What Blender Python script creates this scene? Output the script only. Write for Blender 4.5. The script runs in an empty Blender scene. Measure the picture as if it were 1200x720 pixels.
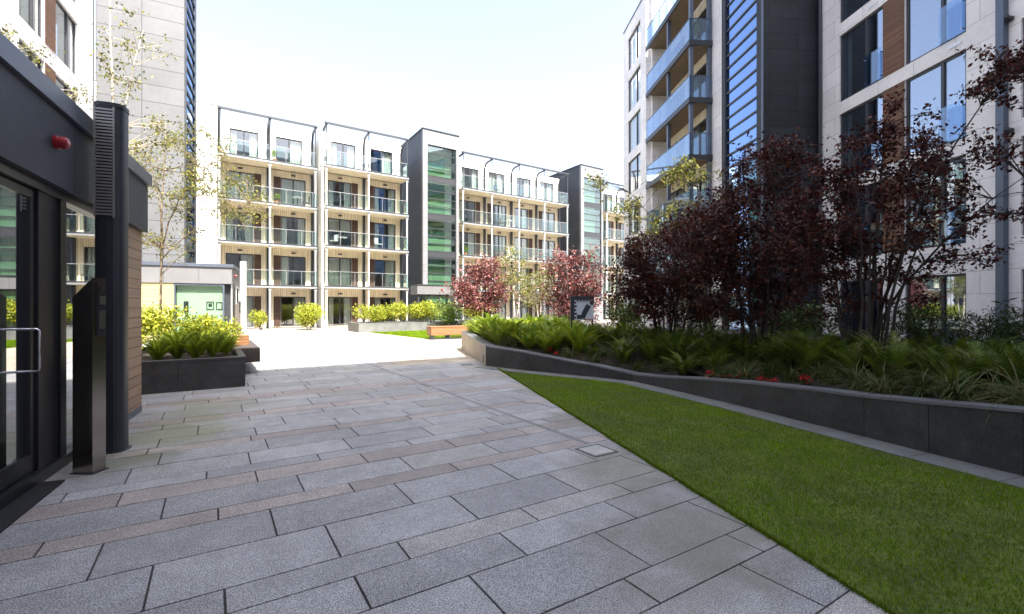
import bpy, math, random
import numpy as np
from mathutils import Vector, Matrix

S = bpy.context.scene
C = bpy.context.scene.collection
R = math.radians

# ------------------------------------------------------------------ camera, sky, sun, exposure
cam_d = bpy.data.cameras.new('camera')
cam = bpy.data.objects.new('camera', cam_d)
C.objects.link(cam)
cam.location = (0, 0, 1.5)
cam.rotation_euler = (R(90), 0, R(-33.4))
cam_d.sensor_width = 36.0
cam_d.lens = 531 / 1200 * 36
cam_d.clip_start = 0.05
cam_d.clip_end = 2000
S.camera = cam

SUN_AZ, SUN_EL = 178.0, 56.0           # azimuth measured clockwise from +Y
w = bpy.data.worlds.new('World')
S.world = w
w.use_nodes = True
nt = w.node_tree
sky = nt.nodes.new('ShaderNodeTexSky')
sky.sky_type = 'NISHITA'
sky.sun_disc = False
sky.sun_elevation = R(SUN_EL)
sky.sun_rotation = R(SUN_AZ)
sky.air_density = 1.0
sky.dust_density = 4.0
sky.ozone_density = 1.0
hs = nt.nodes.new('ShaderNodeHueSaturation')
hs.inputs['Hue'].default_value = 0.505
hs.inputs['Saturation'].default_value = 0.70
nt.links.new(sky.outputs[0], hs.inputs['Color'])
nt.links.new(hs.outputs[0], nt.nodes['Background'].inputs[0])
nt.nodes['Background'].inputs[1].default_value = 0.148

sun_d = bpy.data.lights.new('sun', 'SUN')
sun_d.energy = 4.8
sun_d.angle = R(0.5)
sun_d.color = (1.0, 0.95, 0.87)
sun = bpy.data.objects.new('sun', sun_d)
C.objects.link(sun)
az, el = R(SUN_AZ), R(SUN_EL)
to_sun = Vector((math.sin(az) * math.cos(el), math.cos(az) * math.cos(el), math.sin(el)))
sun.rotation_euler = to_sun.to_track_quat('Z', 'Y').to_euler()
sun.location = to_sun * 60

S.view_settings.view_transform = 'Standard'
S.view_settings.look = 'None'
S.view_settings.gamma = 1.0
S.view_settings.exposure = 1.90
S.view_settings.use_curve_mapping = False
S.render.engine = 'CYCLES'
S.cycles.use_denoising = True
S.cycles.max_bounces = 8
S.cycles.transparent_max_bounces = 24
S.cycles.sample_clamp_indirect = 6.0

# ------------------------------------------------------------------ materials
def mk(name, col, rough=0.6, metal=0.0, spec=0.5, noise=None, bump=None, brick=None, attr=False,
       boards=None, stain=None, speck=None, coat=0.0):
    m = bpy.data.materials.new(name)
    m.use_nodes = True
    t = m.node_tree
    N, Lk = t.nodes.new, t.links.new
    b = t.nodes['Principled BSDF']
    b.inputs['Roughness'].default_value = rough
    b.inputs['Metallic'].default_value = metal
    b.inputs['Specular IOR Level'].default_value = spec
    b.inputs['Coat Weight'].default_value = coat
    tc = N('ShaderNodeTexCoord')
    if attr:
        a = N('ShaderNodeAttribute'); a.attribute_name = 'Col'
        cur = a.outputs['Color']
    else:
        rgb = N('ShaderNodeRGB'); rgb.outputs[0].default_value = (*col, 1)
        cur = rgb.outputs[0]
    def mul(cur, fac, amount_lo, amount_hi):
        mr = N('ShaderNodeMapRange')
        mr.inputs['To Min'].default_value = amount_lo
        mr.inputs['To Max'].default_value = amount_hi
        mr.inputs['From Min'].default_value = 0.3
        mr.inputs['From Max'].default_value = 0.7
        Lk(fac, mr.inputs['Value'])
        mx = N('ShaderNodeMix'); mx.data_type = 'RGBA'; mx.blend_type = 'MULTIPLY'
        mx.inputs[0].default_value = 1
        Lk(cur, mx.inputs[6])
        Lk(mr.outputs[0], mx.inputs[7])
        return mx.outputs[2]
    def nz(scale, detail=4, stretch=None):
        n = N('ShaderNodeTexNoise')
        n.inputs['Scale'].default_value = scale
        n.inputs['Detail'].default_value = detail
        if stretch:
            mp = N('ShaderNodeMapping'); mp.inputs['Scale'].default_value = stretch
            Lk(tc.outputs['Object'], mp.inputs[0]); Lk(mp.outputs[0], n.inputs['Vector'])
        else:
            Lk(tc.outputs['Object'], n.inputs['Vector'])
        return n.outputs[0]
    if noise:
        for sc_, am in (noise if isinstance(noise, list) else [noise]):
            cur = mul(cur, nz(sc_), 1 - am, 1 + am)
    if speck:
        n = N('ShaderNodeTexNoise'); n.inputs['Scale'].default_value = speck[0]; n.inputs['Detail'].default_value = 2
        Lk(tc.outputs['Object'], n.inputs['Vector'])
        sp_ = N('ShaderNodeMapRange'); sp_.inputs['From Min'].default_value = .36; sp_.inputs['From Max'].default_value = .64
        Lk(n.outputs[0], sp_.inputs['Value'])
        cur = mul(cur, sp_.outputs[0], 1 - speck[1], 1 + speck[1] * .8)
    hgt = None
    if brick or boards:
        sx = N('ShaderNodeSeparateXYZ'); Lk(tc.outputs['Object'], sx.inputs[0])
        ad = N('ShaderNodeMath'); ad.operation = 'ADD'
        Lk(sx.outputs[0], ad.inputs[0]); Lk(sx.outputs[1], ad.inputs[1])
        cb = N('ShaderNodeCombineXYZ')
        vert = boards and boards[-1] == 'v'
        Lk(ad.outputs[0], cb.inputs[1 if vert else 0]); Lk(sx.outputs[2], cb.inputs[0 if vert else 1])
        br = N('ShaderNodeTexBrick')
        bw, bh, mo, var = (brick if brick else boards)[:4]
        br.inputs['Scale'].default_value = 1.0
        br.inputs['Brick Width'].default_value = bw
        br.inputs['Row Height'].default_value = bh
        br.inputs['Mortar Size'].default_value = mo
        br.inputs['Mortar Smooth'].default_value = 0.1
        br.inputs['Bias'].default_value = 0
        br.offset = 0.0 if (brick and len(brick) > 4) else 0.5
        br.inputs['Color1'].default_value = (1 - var, 1 - var, 1 - var, 1)
        br.inputs['Color2'].default_value = (1 + var, 1 + var, 1 + var, 1)
        br.inputs['Mortar'].default_value = (0.4, 0.4, 0.4, 1)
        Lk(cb.outputs[0], br.inputs['Vector'])
        mx = N('ShaderNodeMix'); mx.data_type = 'RGBA'; mx.blend_type = 'MULTIPLY'
        mx.inputs[0].default_value = 1
        Lk(cur, mx.inputs[6]); Lk(br.outputs['Color'], mx.inputs[7])
        cur = mx.outputs[2]
        inv = N('ShaderNodeMath'); inv.operation = 'SUBTRACT'; inv.inputs[0].default_value = 1
        Lk(br.outputs['Fac'], inv.inputs[1])
        hgt = inv.outputs[0]
        if boards:
            g = nz(14, 5, (1, 1, .04) if vert else (.05, .05, 1.6))
            cur = mul(cur, g, 0.82, 1.15)
    if stain:
        for (sx_, sy_, rad, scol, am) in stain:
            dm = N('ShaderNodeVectorMath'); dm.operation = 'DISTANCE'
            dm.inputs[1].default_value = (sx_, sy_, 0)
            Lk(tc.outputs['Object'], dm.inputs[0])
            n1 = nz(2.2, 5)
            ad = N('ShaderNodeMath'); ad.operation = 'MULTIPLY_ADD'; ad.inputs[1].default_value = 1.6 * rad
            Lk(n1, ad.inputs[0])
            sub = N('ShaderNodeMath'); sub.operation = 'SUBTRACT'; sub.inputs[1].default_value = 0.8 * rad
            Lk(dm.outputs['Value'], ad.inputs[2]); Lk(ad.outputs[0], sub.inputs[0])
            mr = N('ShaderNodeMapRange'); mr.inputs['From Min'].default_value = rad; mr.inputs['From Max'].default_value = rad * .3
            mr.inputs['To Min'].default_value = 0; mr.inputs['To Max'].default_value = am
            Lk(sub.outputs[0], mr.inputs['Value'])
            mx = N('ShaderNodeMix'); mx.data_type = 'RGBA'
            Lk(mr.outputs[0], mx.inputs[0]); Lk(cur, mx.inputs[6]); mx.inputs[7].default_value = (*scol, 1)
            cur = mx.outputs[2]
    Lk(cur, b.inputs['Base Color'])
    if bump or hgt:
        bp = N('ShaderNodeBump')
        if bump:
            bp.inputs['Strength'].default_value = bump[1]
            bp.inputs['Distance'].default_value = bump[2] if len(bump) > 2 else 0.01
            h = nz(bump[0], 6)
            if hgt:
                am = N('ShaderNodeMath'); am.operation = 'MULTIPLY_ADD'; am.inputs[1].default_value = 0.35
                Lk(h, am.inputs[0]); Lk(hgt, am.inputs[2]); h = am.outputs[0]
        else:
            bp.inputs['Strength'].default_value = 0.6
            bp.inputs['Distance'].default_value = 0.008
            h = hgt
        Lk(h, bp.inputs['Height']); Lk(bp.outputs[0], b.inputs['Normal'])
    return m

def mk_glass(name, tint, refl=0.06, rough=0.0, power=4.0, boost=0.9, gcol=(.95, .97, 1)):
    m = bpy.data.materials.new(name); m.use_nodes = True
    t = m.node_tree; N, Lk = t.nodes.new, t.links.new
    t.nodes.remove(t.nodes['Principled BSDF'])
    out = t.nodes['Material Output']
    tr = N('ShaderNodeBsdfTransparent'); tr.inputs[0].default_value = (*tint, 1)
    gl = N('ShaderNodeBsdfGlossy'); gl.inputs['Roughness'].default_value = rough
    gl.inputs[0].default_value = (*gcol, 1)
    lw = N('ShaderNodeLayerWeight'); lw.inputs[0].default_value = 0.5
    pw = N('ShaderNodeMath'); pw.operation = 'POWER'; pw.inputs[1].default_value = power
    Lk(lw.outputs['Facing'], pw.inputs[0])
    ma = N('ShaderNodeMath'); ma.operation = 'MULTIPLY_ADD'; ma.inputs[1].default_value = boost; ma.inputs[2].default_value = refl
    ma.use_clamp = True
    Lk(pw.outputs[0], ma.inputs[0])
    mx = N('ShaderNodeMixShader')
    Lk(ma.outputs[0], mx.inputs[0]); Lk(tr.outputs[0], mx.inputs[1]); Lk(gl.outputs[0], mx.inputs[2])
    Lk(mx.outputs[0], out.inputs[0])
    return m

def mk_leaf(name, trans=0.35, rough=0.45, tint=(1.0, 1.0, 1.0), spec=.3):
    m = bpy.data.materials.new(name); m.use_nodes = True
    t = m.node_tree; N, Lk = t.nodes.new, t.links.new
    b = t.nodes['Principled BSDF']
    out = t.nodes['Material Output']
    a = N('ShaderNodeAttribute'); a.attribute_name = 'Col'
    b.inputs['Roughness'].default_value = rough
    b.inputs['Specular IOR Level'].default_value = spec
    Lk(a.outputs['Color'], b.inputs['Base Color'])
    tl = N('ShaderNodeBsdfTranslucent')
    mc = N('ShaderNodeMix'); mc.data_type = 'RGBA'; mc.blend_type = 'MULTIPLY'; mc.inputs[0].default_value = 1
    mc.inputs[7].default_value = (*tint, 1)
    Lk(a.outputs['Color'], mc.inputs[6]); Lk(mc.outputs[2], tl.inputs[0])
    mx = N('ShaderNodeMixShader'); mx.inputs[0].default_value = trans
    Lk(b.outputs[0], mx.inputs[1]); Lk(tl.outputs[0], mx.inputs[2]); Lk(mx.outputs[0], out.inputs[0])
    return m

M = dict(
    ground=mk('ground_earth', (.20, .19, .18), .9, noise=(.5, .2)),
    granite=mk('granite_slabs', (.3, .3, .3), .62, attr=True, speck=(135, .5), noise=[(1.1, .13), (5, .12), (28, .14)],
               bump=(160, .25, .004),
               stain=[(-.45, 6.6, .95, (.20, .20, .085), .6), (-.05, 8.2, .9, (.23, .225, .12), .45), (-.7, 5.7, .5, (.14, .14, .075), .65), (-.2, 7.2, .7, (.21, .21, .11), .4),
                      (4.9, 6.6, .6, (.15, .145, .105), .5), (4.1, 4.6, .8, (.15, .145, .10), .55), (3.3, 3.0, .8, (.16, .15, .105), .6), (2.7, 1.9, .9, (.17, .16, .12), .6), (1.9, 1.4, .7, (.18, .17, .13), .4), (5.3, 8.3, .6, (.16, .155, .12), .4)]),
    bedding=mk('joint_mortar', (.055, .052, .05), .95, noise=(20, .3)),
    basalt=mk('dark_basalt', (.034, .034, .036), .5, noise=[(2.2, .4), (60, .45), (9, .2)], bump=(120, .15, .003)),
    basalt_top=mk('basalt_coping', (.13, .135, .15), .42, noise=[(2, .15), (70, .2)], bump=(90, .12, .003)),
    bouncestone=mk('bounce_lit_stone', (.30, .25, .20), .6, noise=[(3, .15), (80, .22)]),  # planter end face: warm bounced sunlight is put into this lighter colour
    coverstone=mk('cover_stone', (.37, .365, .34), .65, noise=[(6, .15), (90, .3)]),
    drainstone=mk('drain_stone', (.235, .235, .235), .65, noise=[(3, .2), (90, .3)]),
    edging=mk('edging_stone', (.135, .14, .135), .65, noise=[(2.5, .18), (90, .22)], bump=(120, .2, .003)),
    soil=mk('bark_mulch', (.035, .026, .018), .95, noise=[(9, .5), (50, .4)], bump=(35, 1.0, .03)),
    lawnbase=mk('turf_ground', (.085, .115, .014), .95, noise=[(3, .3), (30, .4)], bump=(60, .8, .02)),
    white=mk('white_render', (.78, .77, .74), .75, noise=(.8, .05)),
    cream=mk('cream_timber', (.74, .64, .49), .7, boards=(3.0, .14, .008, .06, 'v')),
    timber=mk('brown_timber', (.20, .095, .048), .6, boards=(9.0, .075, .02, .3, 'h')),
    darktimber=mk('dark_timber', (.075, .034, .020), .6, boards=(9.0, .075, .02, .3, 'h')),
    slab=mk('balcony_soffit', (.60, .53, .42), .8, noise=(1.5, .1)),
    kioskgreen=mk('back_painted_green', (.46, .50, .35), .5, noise=(1, .05)),
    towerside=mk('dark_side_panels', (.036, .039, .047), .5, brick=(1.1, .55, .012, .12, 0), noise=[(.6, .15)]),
    larch=mk('larch_boards', (.36, .235, .15), .65, boards=(9.0, .135, .007, .10, 'h')),
    paleboards=mk('pale_boards', (.40, .33, .16), .65, boards=(9.0, .16, .008, .05, 'h')),
    benchwood=mk('bench_hardwood', (.27, .125, .055), .5, boards=(9.0, .07, .008, .12, 'h')),
    limestone=mk('limestone_cladding', (.76, .73, .72), .6, brick=(1.25, .62, .006, .04), noise=[(.6, .08), (9, .05)]),
    bigpanel=mk('large_stone_panels', (.116, .120, .128), .55, brick=(1.65, .80, .016, .05, 0), noise=[(.7, .1), (5, .05)]),
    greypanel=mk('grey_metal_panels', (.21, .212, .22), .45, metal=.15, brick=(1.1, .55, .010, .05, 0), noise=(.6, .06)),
    darkpanel=mk('dark_slate_panels', (.022, .025, .031), .55, spec=.3, brick=(1.2, .62, .012, .16, 0), noise=[(.7, .15), (8, .1)]),
    fascia=mk('slate_fascia', (.040, .046, .064), .55, spec=.25, brick=(1.25, 60.0, .006, .04, 0), noise=[(1.2, .12), (25, .12)]),
    fascia_light=mk('pale_fascia', (.15, .15, .155), .5, brick=(1.25, 60.0, .008, .04, 0), noise=(1.2, .08)),
    coping=mk('coping_metal', (.10, .115, .15), .4, metal=.3, noise=(3, .08)),
    steel=mk('dark_steel', (.045, .05, .06), .45, metal=.3),
    bluesteel=mk('blue_grey_steel', (.10, .125, .17), .4, metal=.35),
    frame=mk('window_frame', (.035, .037, .042), .4),
    doorframe=mk('door_frame', (.018, .019, .022), .3),
    greymetal=mk('grey_railing_metal', (.30, .31, .32), .4, metal=.3),
    ltmetal=mk('light_metal', (.62, .63, .64), .35, metal=.4),
    chrome=mk('brushed_steel', (.62, .62, .63), .22, metal=1.0),
    pedestal=mk('bronzed_steel', (.40, .36, .33), .2, metal=1.0, noise=(6, .06)),
    column=mk('column_coat', (.022, .026, .036), .42, noise=(4, .1)),
    louvre=mk('louvre_metal', (.34, .34, .34), .35, metal=.5),
    lamp_glass=mk('lamp_diffuser', (.30, .30, .29), .35),
    red=mk('red_plastic', (.33, .012, .02), .35, coat=.4),
    concrete=mk('soffit', (.17, .125, .085), .8, noise=(2, .1)),
    interior=mk('interior_wall', (.33, .31, .27), .8),
    greenroom=mk('pale_green_lobby', (.50, .54, .46), .7),
    curtain=mk('curtain', (.66, .66, .60), .9, bump=(6, .3, .02)),
    blind=mk('blind', (.58, .54, .44), .9),
    rubber=mk('mat_rubber', (.013, .013, .014), .9, noise=(60, .4), bump=(200, .8, .004)),
    bark=mk('dark_bark', (.035, .027, .022), .85, noise=(14, .35), bump=(30, .7, .01)),
    birchtwig=mk('birch_twig_bark', (.20, .15, .10), .75, noise=(9, .3)),
    birchbark=mk('birch_bark', (.50, .44, .36), .7, noise=(9, .3)),
    black=mk('black_plastic', (.02, .02, .022), .4),
    paper=mk('map_paper', (.42, .47, .56), .4),
    map_dark=mk('map_print', (.022, .026, .036), .4),
    map_red=mk('map_strip', (.30, .12, .12), .4),
    pot=mk('terracotta', (.36, .15, .07), .8),
    fabric=mk('dark_fabric', (.07, .075, .08), .8),
    iron=mk('cast_iron', (.085, .083, .08), .6, noise=(20, .2)),
)
M['glass'] = mk_glass('window_glass', (.84, .87, .87), .10)
M['glass_right'] = mk_glass('right_window_glass', (.66, .72, .78), .26, power=2.2, boost=.7, gcol=(.80, .88, 1))
M['glass_dark'] = mk_glass('lobby_glass', (.30, .36, .33), .22, boost=.8, power=2.0)
M['glass_blue'] = mk_glass('sky_tinted_stair_glass', (.20, .32, .5), .40, power=2.0, boost=.5, gcol=(.42, .62, 1))  # blue of the reflected sky is put into the gloss tint
M['glass_green'] = mk_glass('green_stair_glass', (.66, .80, .71), .16)
M['glass_rail'] = mk_glass('railing_glass', (.84, .92, .91), .06)
M['glass_railblue'] = mk_glass('shaded_railing_glass', (.62, .74, .86), .10, power=2.4, boost=.55, gcol=(.75, .86, 1))
M['leaf'] = mk_leaf('foliage', .35, .5, (1.0, 1.0, .7))
M['leaf_red'] = mk_leaf('copper_foliage', .25, .42, (1.0, .6, .6))
M['grass'] = mk_leaf('grass_blades', .35, .85, (1.0, 1.0, .6), .08)

# ------------------------------------------------------------------ mesh helpers
class MB:
    def __init__(s):
        s.v = []; s.f = []; s.c = []
    def add(s, vs, fs, col=None):
        n = len(s.v)
        s.v += [tuple(v) for v in vs]
        for f in fs:
            s.f.append([i + n for i in f]); s.c.append(col)
        return s
    def quad(s, a, b, c, d, col=None):
        return s.add([a, b, c, d], [(0, 1, 2, 3)], col)
    def box(s, x0, x1, y0, y1, z0, z1, col=None):
        vs = [(x0, y0, z0), (x1, y0, z0), (x1, y1, z0), (x0, y1, z0), (x0, y0, z1), (x1, y0, z1), (x1, y1, z1), (x0, y1, z1)]
        return s.add(vs, [(0, 3, 2, 1), (4, 5, 6, 7), (0, 1, 5, 4), (1, 2, 6, 5), (2, 3, 7, 6), (3, 0, 4, 7)], col)
    def bbox(s, x0, x1, y0, y1, z0, z1, b=0.01):
        # box whose vertical and top edges are chamfered
        p = [(x0 + b, y0), (x1 - b, y0), (x1, y0 + b), (x1, y1 - b), (x1 - b, y1), (x0 + b, y1), (x0, y1 - b), (x0, y0 + b)]
        cx, cy = (x0 + x1) / 2, (y0 + y1) / 2
        q = [(max(x0 + b, min(x1 - b, x)), max(y0 + b, min(y1 - b, y))) for x, y in p]
        vs = [(x, y, z0) for x, y in p] + [(x, y, z1 - b) for x, y in p] + [(x, y, z1) for x, y in q]
        fs = [tuple(reversed(range(8)))]
        for k in range(2):
            for i in range(8):
                j = (i + 1) % 8
                fs.append((k * 8 + i, k * 8 + j, k * 8 + 8 + j, k * 8 + 8 + i))
        fs.append(tuple(range(16, 24)))
        return s.add(vs, fs)
    def prism(s, poly, z0, z1, col=None):
        n = len(poly)
        zt = z1 if hasattr(z1, '__len__') else [z1] * n
        vs = [(x, y, z0) for x, y in poly] + [(x, y, zt[i]) for i, (x, y) in enumerate(poly)]
        fs = [tuple(reversed(range(n))), tuple(range(n, 2 * n))]
        for i in range(n):
            j = (i + 1) % n
            fs.append((i, j, n + j, n + i))
        return s.add(vs, fs, col)
    def tube(s, pts, rad, n=8, cap=True):
        pts = [Vector(p) for p in pts]
        rr = rad if hasattr(rad, '__len__') else [rad] * len(pts)
        base = len(s.v)
        up = None
        for i, p in enumerate(pts):
            d = (pts[min(i + 1, len(pts) - 1)] - pts[max(i - 1, 0)])
            d = d.normalized() if d.length > 1e-9 else Vector((0, 0, 1))
            if up is None:
                up = d.orthogonal().normalized()
            else:
                up = (up - d * up.dot(d))
                up = up.normalized() if up.length > 1e-6 else d.orthogonal().normalized()
            sd = d.cross(up)
            for k in range(n):
                a = 2 * math.pi * k / n
                q = p + (up * math.cos(a) + sd * math.sin(a)) * rr[i]
                s.v.append(tuple(q))
        for i in range(len(pts) - 1):
            for k in range(n):
                k2 = (k + 1) % n
                s.f.append([base + i * n + k, base + i * n + k2, base + (i + 1) * n + k2, base + (i + 1) * n + k]); s.c.append(None)
        if cap:
            s.f.append([base + k for k in reversed(range(n))]); s.c.append(None)
            e = base + (len(pts) - 1) * n
            s.f.append([e + k for k in range(n)]); s.c.append(None)
        return s
    def mesh(s, name, mat):
        me = bpy.data.meshes.new(name)
        me.from_pydata(s.v, [], s.f)
        me.materials.append(mat)
        if any(c is not None for c in s.c):
            at = me.attributes.new('Col', 'FLOAT_COLOR', 'FACE')
            buf = np.ones((len(s.f), 4), dtype=np.float32)
            for i, c in enumerate(s.c):
                if c is not None:
                    buf[i, :3] = c
            at.data.foreach_set('color', buf.ravel())
        me.update()
        return me

def obj(name, mb, mat, parent=None, loc=None, rot=None, smooth=False, label=None):
    me = mb if isinstance(mb, bpy.types.Mesh) else mb.mesh(name, mat)
    if smooth:
        me.polygons.foreach_set('use_smooth', [True] * len(me.polygons))
    o = bpy.data.objects.new(name, me)
    C.objects.link(o)
    if parent is not None: o.parent = parent
    if loc is not None: o.location = loc
    if rot is not None: o.rotation_euler = (0, 0, rot)
    if label: o['label'] = label
    return o

def tag(o, label, cat, group=None):
    o['label'] = label; o['category'] = cat
    if group: o['group'] = group
    return o

def thing(name, label, cat, loc=(0, 0, 0), rot=0.0, group=None):
    o = bpy.data.objects.new(name, None)
    C.objects.link(o)
    o.empty_display_size = 0.2
    o.location = loc; o.rotation_euler = (0, 0, rot)
    return tag(o, label, cat, group)

def struct(name, mb, mat, kind='structure', smooth=False):
    o = obj(name, mb, mat, smooth=smooth)
    o['kind'] = kind
    return o

def dup(root, loc, rot=None, label=None, group=None, scale=None):
    r = root.copy(); C.objects.link(r); r.location = loc
    if rot is not None: r.rotation_euler = (0, 0, rot)
    if label: r['label'] = label
    if group: r['group'] = group
    if scale: r.scale = (scale, scale, scale)
    for ch in list(root.children):
        c = ch.copy(); C.objects.link(c); c.parent = r
        for g in ch.children:
            d = g.copy(); C.objects.link(d); d.parent = c
    return r

def tri_mesh(name, verts, faces, cols, mat):
    # verts (n,3), faces (m,k), cols (m,3)
    k = faces.shape[1]
    me = bpy.data.meshes.new(name)
    me.vertices.add(len(verts)); me.vertices.foreach_set('co', verts.astype(np.float32).ravel())
    me.loops.add(faces.size); me.loops.foreach_set('vertex_index', faces.astype(np.int32).ravel())
    me.polygons.add(len(faces))
    me.polygons.foreach_set('loop_start', np.arange(0, faces.size, k, dtype=np.int32))
    me.materials.append(mat)
    at = me.attributes.new('Col', 'FLOAT_COLOR', 'FACE')
    buf = np.ones((len(faces), 4), dtype=np.float32); buf[:, :3] = cols
    at.data.foreach_set('color', buf.ravel())
    me.update(calc_edges=True)
    return me

def wall_panel(mb, x0, x1, z0, z1, y, th, holes):
    """flat wall in the local XZ plane, front at y, back at y+th, with rectangular openings"""
    xs = sorted({x0, x1, *[h[0] for h in holes], *[h[1] for h in holes]})
    zs = sorted({z0, z1, *[h[2] for h in holes], *[h[3] for h in holes]})
    xs = [x for x in xs if x0 - 1e-6 <= x <= x1 + 1e-6]; zs = [z for z in zs if z0 - 1e-6 <= z <= z1 + 1e-6]
    def inside(cx, cz):
        return any(h[0] < cx < h[1] and h[2] < cz < h[3] for h in holes)
    # merge runs in x for each z row
    for j in range(len(zs) - 1):
        za, zb = zs[j], zs[j + 1]
        i = 0
        while i < len(xs) - 1:
            if inside((xs[i] + xs[i + 1]) / 2, (za + zb) / 2):
                i += 1; continue
            k = i
            while k + 1 < len(xs) - 1 and not inside((xs[k + 1] + xs[k + 2]) / 2, (za + zb) / 2):
                k += 1
            xa, xb = xs[i], xs[k + 1]
            mb.quad((xa, y, za), (xb, y, za), (xb, y, zb), (xa, y, zb))
            mb.quad((xb, y + th, za), (xa, y + th, za), (xa, y + th, zb), (xb, y + th, zb))
            i = k + 1
    for (a, b, c, d) in holes:
        a, b, c, d = max(a, x0), min(b, x1), max(c, z0), min(d, z1)
        mb.quad((a, y, c), (a, y + th, c), (a, y + th, d), (a, y, d))
        mb.quad((b, y + th, c), (b, y, c), (b, y, d), (b, y + th, d))
        mb.quad((a, y, c), (b, y, c), (b, y + th, c), (a, y + th, c))
        mb.quad((b, y, d), (a, y, d), (a, y + th, d), (b, y + th, d))
    for z, s_ in ((z1, 1), (z0, -1)):
        q = [(x0, y, z), (x1, y, z), (x1, y + th, z), (x0, y + th, z)]
        mb.quad(*(q if s_ > 0 else q[::-1]))
    mb.quad((x0, y + th, z0), (x0, y, z0), (x0, y, z1), (x0, y + th, z1))
    mb.quad((x1, y, z0), (x1, y + th, z0), (x1, y + th, z1), (x1, y, z1))

# ------------------------------------------------------------------ windows (shared meshes)
_wc = {}
def window_meshes(w_, h_, style, split=0.5, fw=0.075, glass='glass'):
    key = (round(w_, 2), round(h_, 2), style, split, fw, glass)
    if key in _wc: return _wc[key]
    f = MB()
    d0, d1 = 0.0, 0.08
    f.box(0, fw, d0, d1, 0, h_); f.box(w_ - fw, w_, d0, d1, 0, h_)
    f.box(fw, w_ - fw, d0, d1, 0, fw); f.box(fw, w_ - fw, d0, d1, h_ - fw, h_)
    if split:
        m = w_ * split
        f.box(m - fw * .6, m + fw * .6, d0 - .012, d1 - .003, fw, h_ - fw)
    p = MB(); p.box(fw * .5, w_ - fw * .5, .034, .046, fw * .5, h_ - fw * .5)
    c = MB()
    rng = random.Random(style * 7 + 3)
    def drape(xa, xb, yy=.24):
        n = max(6, int((xb - xa) / .05))
        for i in range(n):
            u0 = xa + (xb - xa) * i / n; u1 = xa + (xb - xa) * (i + 1) / n
            c.quad((u0, yy + .035 * math.sin(i * 1.9), .04), (u1, yy + .035 * math.sin((i + 1) * 1.9), .04),
                   (u1, yy + .035 * math.sin((i + 1) * 1.9), h_ - .02), (u0, yy + .035 * math.sin(i * 1.9), h_ - .02))
    mat = M['curtain']
    if style == 0: drape(.04, w_ * .34)
    elif style == 1: drape(w_ * .56, w_ - .04)
    elif style == 2: drape(.04, w_ * .26); drape(w_ * .70, w_ - .04)
    elif style == 3: drape(.04, w_ - .04)
    elif style == 4:
        c.box(.05, w_ - .05, .2, .21, h_ * .55, h_ - .03); mat = M['blind']
    elif style == 5:
        drape(.04, w_ * .15)
    fm = f.mesh('window', M['frame']); pm = p.mesh('pane', M[glass])
    cm = c.mesh('curtain', mat) if c.f else None
    _wc[key] = (fm, pm, cm)
    return _wc[key]

def add_window(parent, x, y, z, w_, h_, style, split=0.5, fw=0.075, name='window', glass='glass'):
    fm, pm, cm = window_meshes(w_, h_, style, split, fw, glass)
    o = obj(name, fm, None, parent, (x, y, z))
    obj('pane', pm, None, o)
    if cm: obj('blind' if style == 4 else 'curtain', cm, None, o)
    return o

def shell(mb, x0, x1, y0, y1, z0, z1):
    """side walls, back and roof of a hollow block (the front is a wall_panel)"""
    t = .25
    mb.box(x0, x0 + t, y0, y1, z0, z1); mb.box(x1 - t, x1, y0, y1, z0, z1)
    mb.box(x0 + t, x1 - t, y1 - t, y1, z0, z1)

# ------------------------------------------------------------------ GROUND
g = MB(); g.quad((-400, -400, -.05), (400, -400, -.05), (400, 400, -.05), (-400, 400, -.05))
struct('ground', g, M['ground'])

LAWN_A, LAWN_B = Vector((5.79, 9.43)), Vector((1.20, -3.64))     # edge between paving and lawn
WALL = [(7.29, 14.28), (5.77, 9.96), (6.09, 8.85), (6.50, 7.72), (6.80, 6.99), (7.03, 6.25), (6.95, 5.69), (6.80, 4.75),
        (6.64, 3.85), (6.38, 2.75), (6.24, 2.12), (6.09, 1.52), (5.95, .85), (5.55, -.6), (5.0, -2.4)]
WTOP = [.66, .52, .45, .33, .26, .17, .20, .30, .38, .46, .49, .54, .60, .64, .68]

def clip(poly, p, n):
    out = []
    for i in range(len(poly)):
        a, b = poly[i], poly[(i + 1) % len(poly)]
        da = (a[0] - p[0]) * n[0] + (a[1] - p[1]) * n[1]
        db = (b[0] - p[0]) * n[0] + (b[1] - p[1]) * n[1]
        if da >= 0: out.append(a)
        if da * db < 0:
            t = da / (da - db)
            out.append((a[0] + (b[0] - a[0]) * t, a[1] + (b[1] - a[1]) * t))
    return out

rng = random.Random(11)
rows = [-4.45, -4.0, -3.55, -3.3, -2.8, -2.4, -2.15, -1.7, -1.2, -.75, -.5, -.05, .4, .62, 1.1, 1.55, 1.8, 2.27, 2.60, 2.84, 3.32, 3.79, 4.01, 4.44, 4.75, 4.97,
        5.41, 5.84, 6.08, 6.46, 6.93, 7.2, 7.53, 8.08, 8.49, 8.75, 8.97, 9.48, 9.95]
while rows[-1] < 34.0: rows.append(rows[-1] + rng.choice([.22, .33, .45, .45, .47]))
offs = {2.27: .655, 2.60: .05, 2.84: -.29, 3.32: -.58, 3.79: .03, 4.01: -.31, 4.44: -.61, 4.75: -.05, 4.97: .3}
pink = {2.60, 3.79, 4.44, 1.55, 5.84, .4}
pv = MB()
edge_n = Vector((LAWN_B - LAWN_A)).normalized()
ln = (edge_n.y, -edge_n.x)            # points to the paving side
if ln[0] > 0: ln = (-ln[0], -ln[1])
SL = .93; GAP = .005; GX = .0065
end_d = Vector((WALL[0][0] - WALL[1][0], WALL[0][1] - WALL[1][1])).normalized()
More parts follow.
